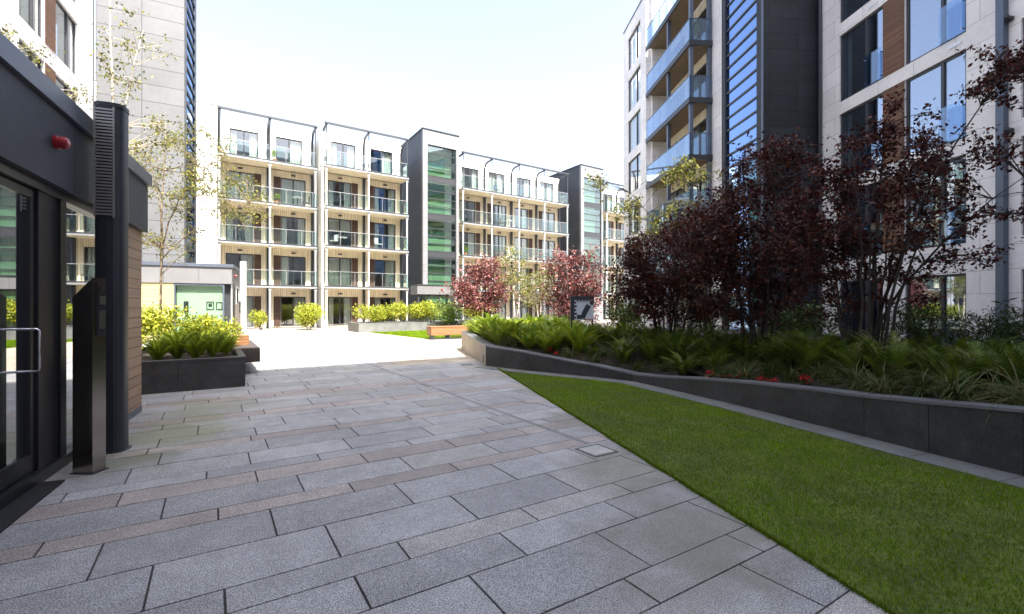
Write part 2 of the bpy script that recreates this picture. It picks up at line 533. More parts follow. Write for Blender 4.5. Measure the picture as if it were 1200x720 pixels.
for r_i in range(len(rows) - 1):
    ya, yb = rows[r_i], rows[r_i + 1]
    o0 = offs.get(ya, rng.uniform(0, SL))
    isp = (ya in pink or ya not in offs) and (yb - ya) < .34 and rng.random() < (.75 if ya < 5 else .4)
    x = o0 - SL * 26
    while x < 34:
        xa, xb = x + GX, x + SL - GX
        x += SL
        if xb < -22 or xa > 33: continue
        parts_x = [(xa, xb)]
        if ya > 3.5 and (xa < 3.40 < xb or xa < 3.46 < xb):      # the slot drain cuts the slabs
            parts_x = [(xa, min(xb, 3.39)), (max(xa, 3.47), xb)]
        for (xa_, xb_) in parts_x:
            if xb_ - xa_ < .02: continue
            sh = lambda X: -.035 * (max(-6, min(8, X)) - .5)
            poly = [(xa_, ya + GAP + sh(xa_)), (xb_, ya + GAP + sh(xb_)), (xb_, yb - GAP + sh(xb_)), (xa_, yb - GAP + sh(xa_))]
            # trim by the lawn edge (near) and the planter (far)
            cy = (ya + yb) / 2
            if cy < 10.2 and xb_ > -1:
                if cy < 9.4:
                    poly = clip(poly, (LAWN_A.x - .004, LAWN_A.y), ln)
                else:
                    poly = clip(poly, WALL[1], (-end_d.y, end_d.x))
            if len(poly) < 3: continue
            v = rng.uniform(.86, 1.14)
            if isp: col = (.31 * v, .268 * v, .25 * v)
            elif rng.random() < .10: col = (.32 * v, .31 * v, .295 * v)
            else: col = (.305 * v, .302 * v, .305 * v)
            if cy > 11.5 and xa_ > 3.5: col = (.40 * v, .345 * v, .27 * v)
            pv.prism(poly, -.03, rng.uniform(-.0012, .0012), col)
pav = struct('paving', pv, M['granite'])
bd = MB(); bd.quad((-23, -4.5, -.012), (34, -4.5, -.012), (34, 34.4, -.012), (-23, 34.4, -.012))
struct('paving_bed', bd, M['bedding'])

# lawn
def offset_line(pts, d):
    out = []
    for i in range(len(pts)):
        a = Vector(pts[max(i - 1, 0)]); b = Vector(pts[min(i + 1, len(pts) - 1)])
        t = (b - a).normalized(); n = Vector((t.y, -t.x))
        out.append((pts[i][0] + n.x * d, pts[i][1] + n.y * d))
    return out
wl = WALL[1:]
strip_in = offset_line(wl, .385)       # towards the lawn (left of travel is the planter)
if strip_in[6][0] > wl[6][0]: strip_in = offset_line(wl, -.385)
strip_in = strip_in[1:]
# lawn polygon: paving edge going near, then strip going far
lawn_poly = [(LAWN_A.x + .04, LAWN_A.y + .05), (LAWN_B.x, LAWN_B.y)] + strip_in[::-1]
lm = MB(); n_ = len(lawn_poly)
lm.add([(x, y, .004) for x, y in lawn_poly], [tuple(range(n_))])
struct('lawn', lm, M['lawnbase'])
ps = MB()
acc = 0
tgt = offset_line(wl, .37) if offset_line(wl, .385)[6][0] < wl[6][0] else offset_line(wl, -.37)
def lerp2(a, b, t): return (a[0] + (b[0] - a[0]) * t, a[1] + (b[1] - a[1]) * t)
for i in range(0, len(wl) - 1):
    L_ = (Vector(wl[i + 1]) - Vector(wl[i])).length
    n = max(1, round(L_ / 1.05))
    for k in range(n):
        t0, t1 = k / n + .004 / L_, (k + 1) / n - .004 / L_
        a, b = lerp2(wl[i], wl[i + 1], t0), lerp2(wl[i], wl[i + 1], t1)
        c, d = lerp2(tgt[i], tgt[i + 1], t1), lerp2(tgt[i], tgt[i + 1], t0)
        ps.prism([a, d, c, b], -.04, .012)
struct('paving_strip', ps, M['edging'])

# grass blades
def in_poly(px, py, poly):
    inside = np.zeros(px.shape, bool)
    j = len(poly) - 1
    for i in range(len(poly)):
        xi, yi = poly[i]; xj, yj = poly[j]
        cond = ((yi > py) != (yj > py)) & (px < (xj - xi) * (py - yi) / (yj - yi + 1e-12) + xi)
        inside ^= cond
        j = i
    return inside
def grass_mesh(name, poly, n, hmin, hmax, wid, seed, ymin=None):
    r = np.random.RandomState(seed)
    P = np.array(poly); lo, hi = P.min(0), P.max(0)
    if ymin is not None: lo[1] = max(lo[1], ymin)
    x = r.uniform(lo[0], hi[0], n); y = r.uniform(lo[1], hi[1], n)
    k = in_poly(x, y, poly); x, y = x[k], y[k]; n = len(x)
    f1 = np.sin(x * 2.3 + 1.2 * np.sin(y * 1.7)) * np.cos(y * 1.9 + x) ; f2 = np.sin(x * 9 + y * 4) * np.sin(y * 8 - x * 3)
    h = r.uniform(hmin, hmax, n) * (1 + .22 * f1 + .2 * f2)
    a = r.uniform(0, 2 * np.pi, n); lean = r.uniform(.1, .9, n) * h
    la = a + r.uniform(-1, 1, n)
    wd = wid * r.uniform(.6, 1.3, n)
    dx, dy = np.cos(a) * wd, np.sin(a) * wd
    b0 = np.stack([x - dx, y - dy, np.full(n, .003)], 1); b1 = np.stack([x + dx, y + dy, np.full(n, .003)], 1)
    mx, my = x + np.cos(la) * lean * .35, y + np.sin(la) * lean * .35
    m0 = np.stack([mx - dx * .7, my - dy * .7, h * .6], 1); m1 = np.stack([mx + dx * .7, my + dy * .7, h * .6], 1)
    t = np.stack([x + np.cos(la) * lean, y + np.sin(la) * lean, h], 1)
    V = np.concatenate([b0, b1, m0, m1, t]); i = np.arange(n)
    F = np.concatenate([np.stack([i, i + n, i + 3 * n], 1), np.stack([i, i + 3 * n, i + 2 * n], 1), np.stack([i + 2 * n, i + 3 * n, i + 4 * n], 1)])
    base = np.array([.122, .215, .004])
    v = r.uniform(.6, 1.35, n)[:, None] * (1 + .24 * f1 + .16 * f2)[:, None]
    col = base * v
    dry = r.rand(n) < .06
    col[dry] = np.array([.30, .27, .10]) * v[dry]
    pale = r.rand(n) < .25
    col[pale] = np.array([.20, .29, .012]) * v[pale]
    return tri_mesh(name, V, F, np.concatenate([col, col, col]), M['grass'])
def edge_blades(n, seed):
    r = np.random.RandomState(seed)
    t_ = r.uniform(0, 1, n); ax, ay = LAWN_A; bx, by = LAWN_B
    x = ax + (bx - ax) * t_; y = ay + (by - ay) * t_
    off = np.abs(r.normal(0, .012, n)) + .02 * np.maximum(0, np.sin(y * 7 + 2 * np.sin(y * 2.3))) * r.rand(n) - .012
    x = x + ln[0] * off; y = y + ln[1] * off
    h = r.uniform(.018, .045, n); a = r.uniform(0, 2 * np.pi, n); wd = .0018
    lx, ly = ln[0] * r.uniform(-.2, 1.0, n) * h, ln[1] * r.uniform(-.2, 1.0, n) * h
    dx, dy = np.cos(a) * wd, np.sin(a) * wd
    V = np.concatenate([np.stack([x - dx, y - dy, np.full(n, .0)], 1), np.stack([x + dx, y + dy, np.full(n, .0)], 1), np.stack([x + lx, y + ly, h], 1)])
    i = np.arange(n); F = np.stack([i, i + n, i + 2 * n], 1)
    return V, F, np.array([.12, .19, .012]) * r.uniform(.5, 1.4, n)[:, None]
eb = obj('grass', tri_mesh('edge_grass', *edge_blades(16000, 6), M['grass']), None)
eb['kind'] = 'stuff'; eb['label'] = 'ragged fringe of grass along the paving edge'; eb['category'] = 'grass'
gr = obj('grass', grass_mesh('grass', [(LAWN_A.x + .0, LAWN_A.y + .09), (4.26, 5.16), (4.03, 4.48), (3.40, 2.72), (2.80, .99), (LAWN_B.x - .045, LAWN_B.y)] + strip_in[::-1], 330000, .018, .042, .0017, 5, .2), None)
gr['kind'] = 'stuff'; gr['label'] = 'short mown grass of the wedge shaped lawn'; gr['category'] = 'grass'

# far lawn
FL = [(8.35, 19.75), (17.5, 19.9), (17.5, 26.9), (7.65, 26.9)]
lm = MB(); lm.add([(x, y, .006) for x, y in FL], [(0, 1, 2, 3)])
struct('far_lawn', lm, M['lawnbase'])
gm = obj('grass', grass_mesh('far_grass', FL, 70000, .04, .07, .006, 8), None)
gm['kind'] = 'stuff'; gm['label'] = 'sunlit grass strip in front of the far planter'; gm['category'] = 'grass'

# slot drain, manhole, small drain grate
d = MB(); d.box(3.392, 3.424, 3.6, 33, -.02, -.002); d.box(3.434, 3.468, 3.6, 33, -.02, -.002)
tag(obj('slot_drain', d, M['drainstone']), 'long narrow slot drain running straight through the paving', 'drain')
mh = thing('manhole_cover', 'square paved manhole cover at the edge of the lawn', 'manhole cover', (3.345, 3.465, 0), R(-2))
f = MB()
for a_ in ((-.16, .16, -.16, -.145), (-.16, .16, .145, .16), (-.16, -.145, -.145, .145), (.145, .16, -.145, .145)):
    f.box(a_[0], a_[1], a_[2], a_[3], -.02, .006)
obj('frame', f, M['iron'], mh)
f = MB(); f.bbox(-.135, .135, -.125, .135, -.02, .008, .004); obj('cover', f, M['coverstone'], mh)
f = MB()
for i in range(7): f.box(-.14 + i * .042, -.14 + i * .042 + .022, -.14, .14, -.01, .004)
f.box(-.16, .16, -.16, -.14, -.01, .005); f.box(-.16, .16, .14, .16, -.01, .005)
tag(obj('drain_grate', f, M['iron'], None, (5.50, 10.48, 0), R(-18)), 'small dark drain grate in the paving by the planter end', 'drain')

# ------------------------------------------------------------------ BUILDINGS
ZS = [0, 3.03, 5.99, 8.86, 11.84]
def facade_block(label, X0, X1, Yf, nb, seed, end_left=True, end_right=True):
    rg = random.Random(seed)
    W = X1 - X0; bw = W / nb; yw = 1.55
    t = thing('apartment_building', label, 'building', (X0, Yf, 0), 0, 'white balcony blocks across the courtyard')
    holes = []; wins = []; panels = []
    for b in range(nb):
        for k, z in enumerate(ZS):
            h_ = 2.22
            m = b % 2 == 1
            xa, xb = (.15 * bw, .71 * bw) if not m else (.27 * bw, .83 * bw)
            if k == 4: xa, xb = (.22 * bw, .80 * bw) if not m else (.17 * bw, .75 * bw)
            pa, pb = (.715 * bw, .86 * bw) if not m else (.12 * bw, .265 * bw)
            holes.append((b * bw + xa, b * bw + xb, z + .06, z + .06 + h_))
            wins.append((b * bw + xa, z + .06, xb - xa, h_))
            if k < 4: panels.append((b * bw + pa, b * bw + pb, z + .06, z + .06 + h_))
    lo = MB(); wall_panel(lo, 0, W, 0, 11.62, yw, .25, [h for h in holes if h[3] < 11.7])
    obj('wall', lo, M['cream'], t, label='pale timber boarded wall behind the balconies')
    up = MB(); wall_panel(up, 0, W, 11.84, 14.72, yw, .25, [h for h in holes if h[2] > 11.7])
    shell(up, 0, W, yw + .25, 9.0, 0, 14.6)
    obj('wall', up, M['white'], t, label='white rendered top storey')
    iw = MB(); iw.box(.3, W - .3, 6.0, 6.1, 0, 14.4)
    for b in range(1, nb): iw.box(b * bw - .06, b * bw + .06, yw + .26, 6.0, 0, 14.4)
    obj('inner_wall', iw, M['interior'], t)
    rf = MB(); rf.box(.26, W - .26, yw + .26, 8.7, 14.35, 14.5)
    obj('roof', rf, M['steel'], t)
    for z in ZS[1:]:
        sl = MB(); sl.box(.0, W, .03, yw - .002, z - .16, z); sl.box(.26, W - .26, yw + .252, 5.9, z - .2, z)
        so = obj('balcony_slab', sl, M['slab'], t)
        e = MB(); e.box(-.02, W + .02, -.03, .028, z - .17, z - .05)
        obj('edge_beam', e, M['greymetal'], so)
        e = MB(); e.box(-.02, W + .02, -.045, .06, z - .047, z + .03)
        obj('edge_trim', e, M['steel'], so)
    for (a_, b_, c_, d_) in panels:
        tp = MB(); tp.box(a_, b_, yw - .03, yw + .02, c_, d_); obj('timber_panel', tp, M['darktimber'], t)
    for b in range(nb + 1):
        x = min(max(b * bw, .08), W - .08)
        p = MB(); p.tube([(x, .13, 0), (x, .13, 11.6)], .065, 10)
        for z in ZS[1:]: p.box(x - .09, x + .09, .06, .2, z - .36, z - .22)
        obj('post', p, M['ltmetal'], t, smooth=False)
        p = MB(); p.box(max(x - .09, .0), min(x + .09, W), yw - .2, yw - .035, 0, 11.6)
        obj('rear_post', p, M['steel'], t)
        pts = [(x, yw - .12, 11.84), (x, yw - .12, 14.1)]
        for q in range(1, 7):
            a_ = R(90 * q / 6); pts.append((x, yw - .12 - .55 * (1 - math.cos(a_)), 14.1 + .62 * math.sin(a_)))
        pts.append((x, .08, 14.76))
        p = MB(); p.tube(pts, .085, 8)
        p.tube([(x, .08, 11.9), (x, .08, 14.76)], .038, 8)
        obj('portal_frame', p, M['steel'], t)
    e = MB(); e.box(-.05, W + .05, .0, .16, 14.80, 14.93)
    obj('eaves_beam', e, M['steel'], t)
    for k, z in enumerate(ZS[1:]):
        for b in range(nb):
            r_ = MB()
            r_.box(b * bw + .08, (b + 1) * bw - .08, .03, .06, z + 1.055, z + 1.085)
            for q in range(1, 3): r_.box(b * bw + bw * q / 3 - .011, b * bw + bw * q / 3 + .011, .052, .075, z + .03, z + 1.06)
            ro = obj('railing', r_, M['greymetal'], t)
            gl = MB()
            for q in range(3):
                gl.box(b * bw + bw * q / 3 + .09, b * bw + bw * (q + 1) / 3 - .03, .035, .048, z + .08, z + 1.04)
            if b == 0 and end_left: gl.box(.035, .048, .12, yw - .2, z + .08, z + 1.04)
            if b == nb - 1 and end_right: gl.box(W - .048, W - .035, .12, yw - .2, z + .08, z + 1.04)
            obj('glass_panel', gl, M['glass_rail'], ro)
    for (x, z, w_, h_) in wins:
        add_window(t, x, yw + .06, z, w_, h_, rg.choice([0, 1, 2, 2, 3, 3, 4, 2, 1]))
        lt = MB(); lt.box(x + w_ * .42, x + w_ * .42 + .28, yw - .09, yw - .001, z + 2.4, z + 2.5)
        if z < 11: obj('wall_light', lt, M['steel'], t)
    return t

facade_block('white five storey balcony block beside the pale plain wall, left of the drainpipe', .26, 6.42, 36.0, 2, 3, False, False)
facade_block('white five storey balcony block left of the taller grey stair tower', 6.78, 13.02, 34.75, 2, 8)
facade_block('long white balcony block of four bays between the two grey stair towers', 17.95, 29.85, 34.9, 4, 5)
facade_block('farthest balcony block half hidden behind dark tree and right building', 35.2, 47.2, 34.9, 4, 9)
# plain gable wall and the downpipe between the first two blocks
t = thing('gable_wall', 'tall plain white rendered wall with no windows left of the balconies', 'wall', (-6.5, 36.0, 0))
f = MB(); f.box(0, 6.72, -.12, 9, 0, 14.9); obj('wall', f, M['white'], t)
f = MB(); f.box(-.05, 6.76, -.17, 9.05, 14.903, 14.96); obj('coping', f, M['ltmetal'], t)
f = MB(); f.tube([(6.60, 34.9, 0), (6.60, 34.9, 14.2)], .10, 10)
for z in (2.9, 5.8, 8.7, 11.7, 14.0): f.box(6.47, 6.73, 34.78, 35.2, z, z + .08)
tag(obj('rainwater_pipe', f, M['ltmetal']), 'pale full height rainwater pipe between two white balcony blocks', 'drainpipe')

def stair_tower(label, X0, X1, Yf, H, zb, porch, seed):
    t = thing('stair_tower', label, 'stair tower', (X0, Yf, 0), 0)
    W = X1 - X0
    gx0, gx1 = W * .13, W * .93
    body = MB(); wall_panel(body, 0, W, 0, H, 0, .25, [(gx0, gx1, zb, H - 1.2)] + ([(.3, W - .3, 0, 2.5)] if porch else []))
    obj('wall', body, M['greypanel'], t)
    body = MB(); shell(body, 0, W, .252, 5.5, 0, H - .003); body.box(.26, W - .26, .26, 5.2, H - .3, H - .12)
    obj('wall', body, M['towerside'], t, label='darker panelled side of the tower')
    f = MB(); f.box(-.06, W + .06, -.06, 5.56, H + .003, H + .07); obj('coping', f, M['steel'], t)
    # glazing with mullions and dark spandrels
    wz0, wz1 = zb, H - 1.2
    gr_ = MB(); z = wz0; i = 0; sps = []
    step = .62
    gr_.box(gx0, gx0 + .05, .06, .18, wz0, wz1); gr_.box(gx1 - .05, gx1, .06, .18, wz0, wz1)
    zz = wz1; k = 0
    while zz > wz0 + .3:
        gr_.box(gx0 + .05, gx1 - .05, .07, .16, zz - .065, zz)
        zz -= step; k += 1
        if k % 5 == 4:
            sp = MB(); sp.box(gx0 + .05, gx1 - .05, .085, .15, max(zz - step * .9, wz0 + .05), zz - .066); sps.append(sp)
    win = obj('stair_window', gr_, M['frame'], t)
    p = MB(); p.box(gx0 + .02, gx1 - .02, .115, .125, wz0, wz1); obj('pane', p, M['glass_green'], win)
    for sp in sps: obj('spandrel', sp, M['frame'], win)
    ins = MB(); ins.box(gx0 - .3, gx1 + .3, .95, 1.05, 0, wz1)
    for q in range(1, 6):
        ins.box(gx0 - .2, gx1 + .2, .5, .949, 2.95 * q - .12, 2.95 * q)
    obj('landing', ins, M['greenroom'], t)
    if porch:
        pr = MB(); pr.box(-1.05, 1.75, -1.45, -.005, 2.5, 3.2)
        pp = obj('porch', pr, M['fascia_light'], t)
        c_ = MB(); c_.box(-1.1, 1.8, -1.5, -.003, 3.203, 3.27); obj('coping', c_, M['steel'], pp)
        dr = MB()
        for xx in (-.95, -.1, .85, 1.6): dr.box(xx, xx + .09, -1.3, -1.2, 0, 2.49)
        dr.box(-.95, 1.69, -1.3, -1.2, 2.40, 2.495)
        do = obj('door', dr, M['frame'], t)
        gp = MB(); gp.box(-.86, 1.6, -1.26, -1.25, .02, 2.4); obj('pane', gp, M['glass_green'], do)
        hd = MB(); hd.tube([(.78, -1.36, .9), (.78, -1.36, 1.5)], .02, 6); obj('handle', hd, M['chrome'], do)
        bx = MB(); bx.box(.95, 1.08, -1.51, -1.451, 2.8, 2.95); obj('alarm_sounder', bx, M['red'], t)
        s2 = MB(); s2.box(1.75, W - .1, -.5, -.45, .05, 2.9); obj('side_glazing', s2, M['glass_green'], t)
    return t
stair_tower('tall grey panelled stair tower with striped green glass above an entrance porch', 14.25, 17.5, 34.8, 16.05, 2.95, True, 1)
stair_tower('smaller looking far grey stair tower right of the four bay balcony block', 31.5, 34.6, 34.9, 16.1, 2.6, False, 2)

def wall_windows(t, wm, x0, x1, z0, z1, y, th, cells, rg, styles=(0, 1, 2, 4, 5), split=.62, name='wall', fw=.06, setback=.08):
    mb = MB(); wall_panel(mb, x0, x1, z0, z1, y, th, [(a, b, c, d) for a, b, c, d in cells])
    o = obj(name, mb, wm, t)
    for (a, b, c, d) in cells:
        add_window(t, a, y + setback, c, b - a, d - c, rg.choice(styles), split, fw)
    return o

# --- left tower (large stone panels, glazed stair strip) and its wing
PA = R(-7.3)
Lc = Vector((-1.16, 27.1))
pdir = Vector((math.sin(R(7.3)), math.cos(R(7.3)))); qdir = Vector((math.cos(R(7.3)), -math.sin(R(7.3))))
t = thing('stair_tower', 'tall pale stone stair tower at upper left with a slim glazed side strip', 'stair tower', (Lc.x, Lc.y, 0), PA)
HL = 25
f = MB(); f.box(-3.3, 0, 0, .3, 0, HL); f.box(-3.3, -.3, .302, 3.1, 0, HL); f.box(-.298, 0, 2.75, 3.1, 0, HL)
obj('wall', f, M['bigpanel'], t)
gr_ = MB(); z = .8
gr_.box(-.12, .02, .302, .42, 0, HL); gr_.box(-.12, .02, 2.62, 2.748, 0, HL)
while z < HL - .3:
    gr_.box(-.1, .012, .42, 2.62, z, z + .14); z += .60
wn = obj('stair_window', gr_, M['steel'], t)
p = MB(); p.box(-.06, -.045, .42, 2.62, 0, HL); obj('pane', p, M['glass_blue'], wn)
p = MB(); p.tube([(-3.42, -.12, 0), (-3.42, -.12, HL)], .075, 8); obj('rainwater_pipe', p, M['steel'], t)

Wc = Lc - qdir * 3.36
rg = random.Random(21)
t = thing('apartment_building', 'pale stone apartment wing at the top left corner with brown panels between windows', 'building', (Wc.x, Wc.y, 0), R(82.7))
cells = []
for z in (2.2, 5.15, 8.1, 11.05, 14.0, 17.0, 20.0):
    for x in (-3.78, -6.35, -10.3, -13.0, -17, -19.6):
        cells.append((x, x + (2.0 if x in (-3.78, -10.3, -17) else 1.7), z, z + 2.25))
wall_windows(t, M['limestone'], -22, -.02, 0, 24, 0, .3, cells, rg)
sh_ = MB(); sh_.box(-22, -.35, .32, 7, 23.6, 23.9); sh_.box(-22, -.35, 6.7, 7, 0, 23.59); sh_.box(-22, -21.7, .32, 6.69, 0, 23.59)
obj('roof', sh_, M['steel'], t)
iw = MB(); iw.box(-21.6, -.4, 4.5, 4.6, 0, 23.5)
for k in range(8): iw.box(-21.6, -.4, .31, 4.49, 1.95 + 2.95 * k, 2.1 + 2.95 * k)
obj('inner_wall', iw, M['interior'], t)
for z in (2.2, 5.15, 8.1, 11.05, 14.0, 17.0, 20.0):
    for x in (-4.62, -11.15, -17.75):
        tp = MB(); tp.box(x, x + .8, -.02, .03, z, z + 2.25); obj('timber_panel', tp, M['timber'], t)

# --- right hand block: local x runs towards the viewer (-u), local y into the building
RT = R(-118.8)
aU = Vector((math.sin(R(28.8)), math.cos(R(28.8)))); nV = Vector((math.cos(R(28.8)), -math.sin(R(28.8))))
def RP(u, v): p = aU * u + nV * v; return (p.x, p.y, 0)
rg = random.Random(4)
t = thing('apartment_building', 'limestone apartment building at the right with brown slatted panels and a grey downpipe', 'building', RP(0, 13.66), RT)
cells = []
levels = [(.05, 2.45), (3.29, 5.79), (6.24, 8.74), (9.19, 11.69), (12.14, 14.64), (15.1, 17.6), (18.05, 20.5)]
ucols = [(14.19, 16.03), (11.60, 13.42), (8.45, 10.32), (5.8, 7.6), (2.9, 4.7)]
for (za, zb) in levels:
    for (ua, ub) in ucols: cells.append((-ub, -ua, za, zb))
mb = MB(); wall_panel(mb, -16.94, -2.35, 0, 21.8, 0, .3, cells)
obj('wall', mb, M['limestone'], t)
for (a, b, c, d_) in cells:
    add_window(t, a, .06, c, b - a, d_ - c, rg.choice([0, 5, 1, 4, 5]), .62, .07, glass='glass_right')
sh_ = MB(); sh_.box(-16.94, -2.35, .31, 8, 21.5, 21.75); sh_.box(-16.94, -16.7, .31, 7.7, 0, 21.49); sh_.box(-16.69, -2.35, 7.7, 8, 0, 21.49); sh_.box(-2.6, -2.35, .31, 7.69, 0, 21.49)
obj('roof', sh_, M['steel'], t)
iw = MB(); iw.box(-16.6, -2.7, 4.6, 4.7, 0, 21.4)
for k in range(7): iw.box(-16.6, -2.7, .32, 4.59, 2.92 + 2.95 * k, 3.08 + 2.95 * k)
for x in (-13.8, -11, -8, -5.2): iw.box(x - .05, x + .05, .32, 4.59, 0, 2.9)
obj('inner_wall', iw, M['interior'], t)
for (za, zb) in levels[1:]:
    for (xa, xb) in ((-14.185, -13.425), (-8.445, -7.605)):
        tp = MB(); tp.box(xa, xb, -.015, .05, za, zb); obj('timber_panel', tp, M['timber'], t, label='brown slatted timber panel between two windows')
for z0 in [l[0] for l in levels[1:]]:
    for (ua, ub) in ((14.24, 14.9), (11.65, 12.3)):
        jb = MB(); jb.box(-ua - (ub - ua), -ua, -.05, -.035, z0 + .02, z0 + 1.08)
        jo = obj('juliet_balustrade', jb, M['glass_railblue'], t)
        b2 = MB()
        for zz in (.15, .95):
            b2.tube([(-ua - .04, -.055, z0 + zz), (-ua - .04, .06, z0 + zz)], .018, 6); b2.tube([(-ub + .04, -.055, z0 + zz), (-ub + .04, .06, z0 + zz)], .018, 6)
        obj('fixing', b2, M['chrome'], jo)
p = MB(); p.box(-10.76, -10.58, -.16, -.01, 0, 21.5); obj('rainwater_pipe', p, M['bluesteel'], t, label='wide grey square downpipe')
p = MB(); p.tube([(-16.87, -.09, 0), (-16.87, -.09, 21.5)], .06, 8); obj('rainwater_pipe', p, M['steel'], t)
for zz in (8.85, 6.0):
    p = MB(); p.tube([(-10.5, -.1, zz), (-10.42, -.28, zz + .02)], .05, 8); p.box(-10.6, -10.45, -.12, -.02, zz - .04, zz + .05)
    obj('security_camera', p, M['black'], t)
for (ua, zz) in ((11.72, 8.98), (11.72, 3.05), (14.4, 11.9)):
    p = MB(); p.box(-ua - .35, -ua, -.02, .0, zz - .04, zz + .04); obj('vent', p, M['ltmetal'], t)

t = thing('stair_tower', 'dark slate stair tower with slanting bands of blue glass at the right', 'stair tower', RP(0, 11.31), RT)
f = MB(); f.box(-17.45, -17.15, 0, .3, 0, 24); f.box(-17.55, -17.15, .302, 6, 0, 24); f.box(-20.05, -19.75, 0, .3, 0, 24); f.box(-20.05, -19.75, .302, 6, 0, 24)
f.box(-19.74, -17.56, 5, 5.3, 0, 24); f.box(-20.05, -17.15, 0, 6, 24.003, 24.1)
obj('wall', f, M['darkpanel'], t)
gr_ = MB(); z = .4
while z < 23.8:
    gr_.box(-19.745, -17.455, .05, .16, z, z + .07); z += .565
wn = obj('stair_window', gr_, M['frame'], t)
p = MB(); p.box(-19.745, -17.455, .10, .115, 0, 24); obj('pane', p, M['glass_blue'], wn)
ins = MB(); ins.box(-19.7, -17.6, 2.6, 2.7, 0, 23.9)
for q in range(1, 9): ins.box(-19.7, -17.6, .3, 2.59, 2.95 * q - .2, 2.95 * q)
obj('landing', ins, M['interior'], t)
f = MB(); f.box(-17.146, -17.06, .0, .05, 0, 24); obj('corner_trim', f, M['bluesteel'], t)

rg = random.Random(14)
t = thing('apartment_building', 'corner apartment building with stacked glass balconies right of the open sky', 'building', RP(0, 10.98), RT)
LV = [3.25, 6.2, 9.15, 12.1, 15.05, 18.05]
cells = [(-31.96, -29.5, z + .4, z + 2.75) for z in [.1] + LV]
wall_windows(t, M['limestone'], -32.9, -28.5, 0, 21.8, 0, .3, cells, rg, split=.66)
bk = MB()
ww = []
for z in [0] + LV[:-1]:
    ww += [(-28.1, -25.65, z + .25, z + 2.45), (-25.3, -22.75, z + .25, z + 2.45)]
wall_panel(bk, -28.2, -22.6, 0, 18.0, 1.25, .25, ww)
obj('wall', bk, M['cream'], t, label='tan boarded wall at the back of the balconies')
for (a, b, c, d_) in ww: add_window(t, a, 1.3, c, b - a, d_ - c, rg.choice([0, 1, 2, 5]), .5)
sd = MB(); sd.box(-28.498, -28.2, .302, 6, 0, 21.8); sd.box(-22.58, -20.06, 1.25, 1.5, 0, 21.3); sd.box(-22.58, -22.3, 1.52, 6, 0, 21.3); sd.box(-32.9, -32.6, .302, 8, 0, 21.8)
sd.box(-32.59, -22.3, 7.6, 8, 0, 21.2)
obj('wall', sd, M['limestone'], t)
wh = MB(); wh.box(-28.19, -22.6, 1.9, 2.1, 18.1, 21.3); wh.box(-32.5, -22.6, 2.2, 7.5, 21.31, 21.5)
obj('wall', wh, M['white'], t, label='white set back top storey')
f = MB(); f.box(-32.95, -28.15, -.05, .35, 21.803, 21.87); obj('coping', f, M['bluesteel'], t)
iw = MB(); iw.box(-32.5, -22.7, 5.0, 5.1, 0, 21.1); obj('inner_wall', iw, M['interior'], t)
for z in LV:
    s_ = MB(); s_.box(-28.19, -22.57, .06, 1.24, z - .02, z + .18); s_.box(-32.55, -22.7, 1.52, 4.95, z, z + .15)
    so = obj('balcony_slab', s_, M['concrete'], t)
    e = MB(); e.box(-28.49, -22.5, -.03, .055, z - .05, z + .22); e.box(-22.565, -22.5, .06, 1.22, z - .05, z + .22)
    obj('edge_beam', e, M['steel'], so)
    r_ = MB(); r_.box(-28.45, -22.52, 0, .04, z + 1.32, z + 1.36); r_.box(-22.56, -22.52, .05, 1.2, z + 1.32, z + 1.36)
    for q in range(7): r_.box(-28.4 + q * .97, -28.4 + q * .97 + .03, .03, .05, z + .22, z + 1.32)
    ro = obj('railing', r_, M['bluesteel'], t)
    gp = MB(); gp.box(-28.43, -22.56, .012, .024, z + .25, z + 1.31); gp.box(-22.546, -22.534, .06, 1.18, z + .25, z + 1.31)
    obj('glass_panel', gp, M['glass_railblue'], ro)
for (x, y) in ((-22.68, .16), (-25.4, .16), (-22.68, 1.12)):
    p = MB(); p.box(x - .09, x + .09, y - .09, y + .09, 0, 18.0); obj('post', p, M['bluesteel'], t)

# --- block behind the viewer that shades the forecourt
t = thing('apartment_building', 'apartment block closing the courtyard behind the viewer', 'building', (-20, -4.6, 0), 0)
rg = random.Random(2)
f = MB(); f.box(0, 33, -9, 0, 0, 25); obj('wall', f, M['limestone'], t)
f = MB(); f.box(-.05, 33.05, -9.05, -.02, 25.003, 25.08); obj('coping', f, M['steel'], t)

# ------------------------------------------------------------------ near entrance pavilion (left)
t = thing('entrance_pavilion', 'low dark slate entrance pavilion with glass doors at left edge', 'building', (-.86, 8.36, 0), R(82.7))
f = MB(); f.box(-12, .06, -.06, 6, 2.58, 3.25); obj('fascia', f, M['fascia'], t)
f = MB(); f.box(-12.02, .10, -.10, 6.05, 3.253, 3.42); obj('coping', f, M['coping'], t)
f = MB(); f.box(-1.02, 0, 0, .2, .09, 2.578); f.box(-.2, 0, .202, 6, .09, 2.578); obj('cladding', f, M['larch'], t, label='horizontal larch boarding at the far corner')
f = MB(); f.box(-1.02, .004, -.004, .21, 0, .088); f.box(-.204, .004, .212, 6, 0, .088); obj('plinth', f, M['coping'], t)
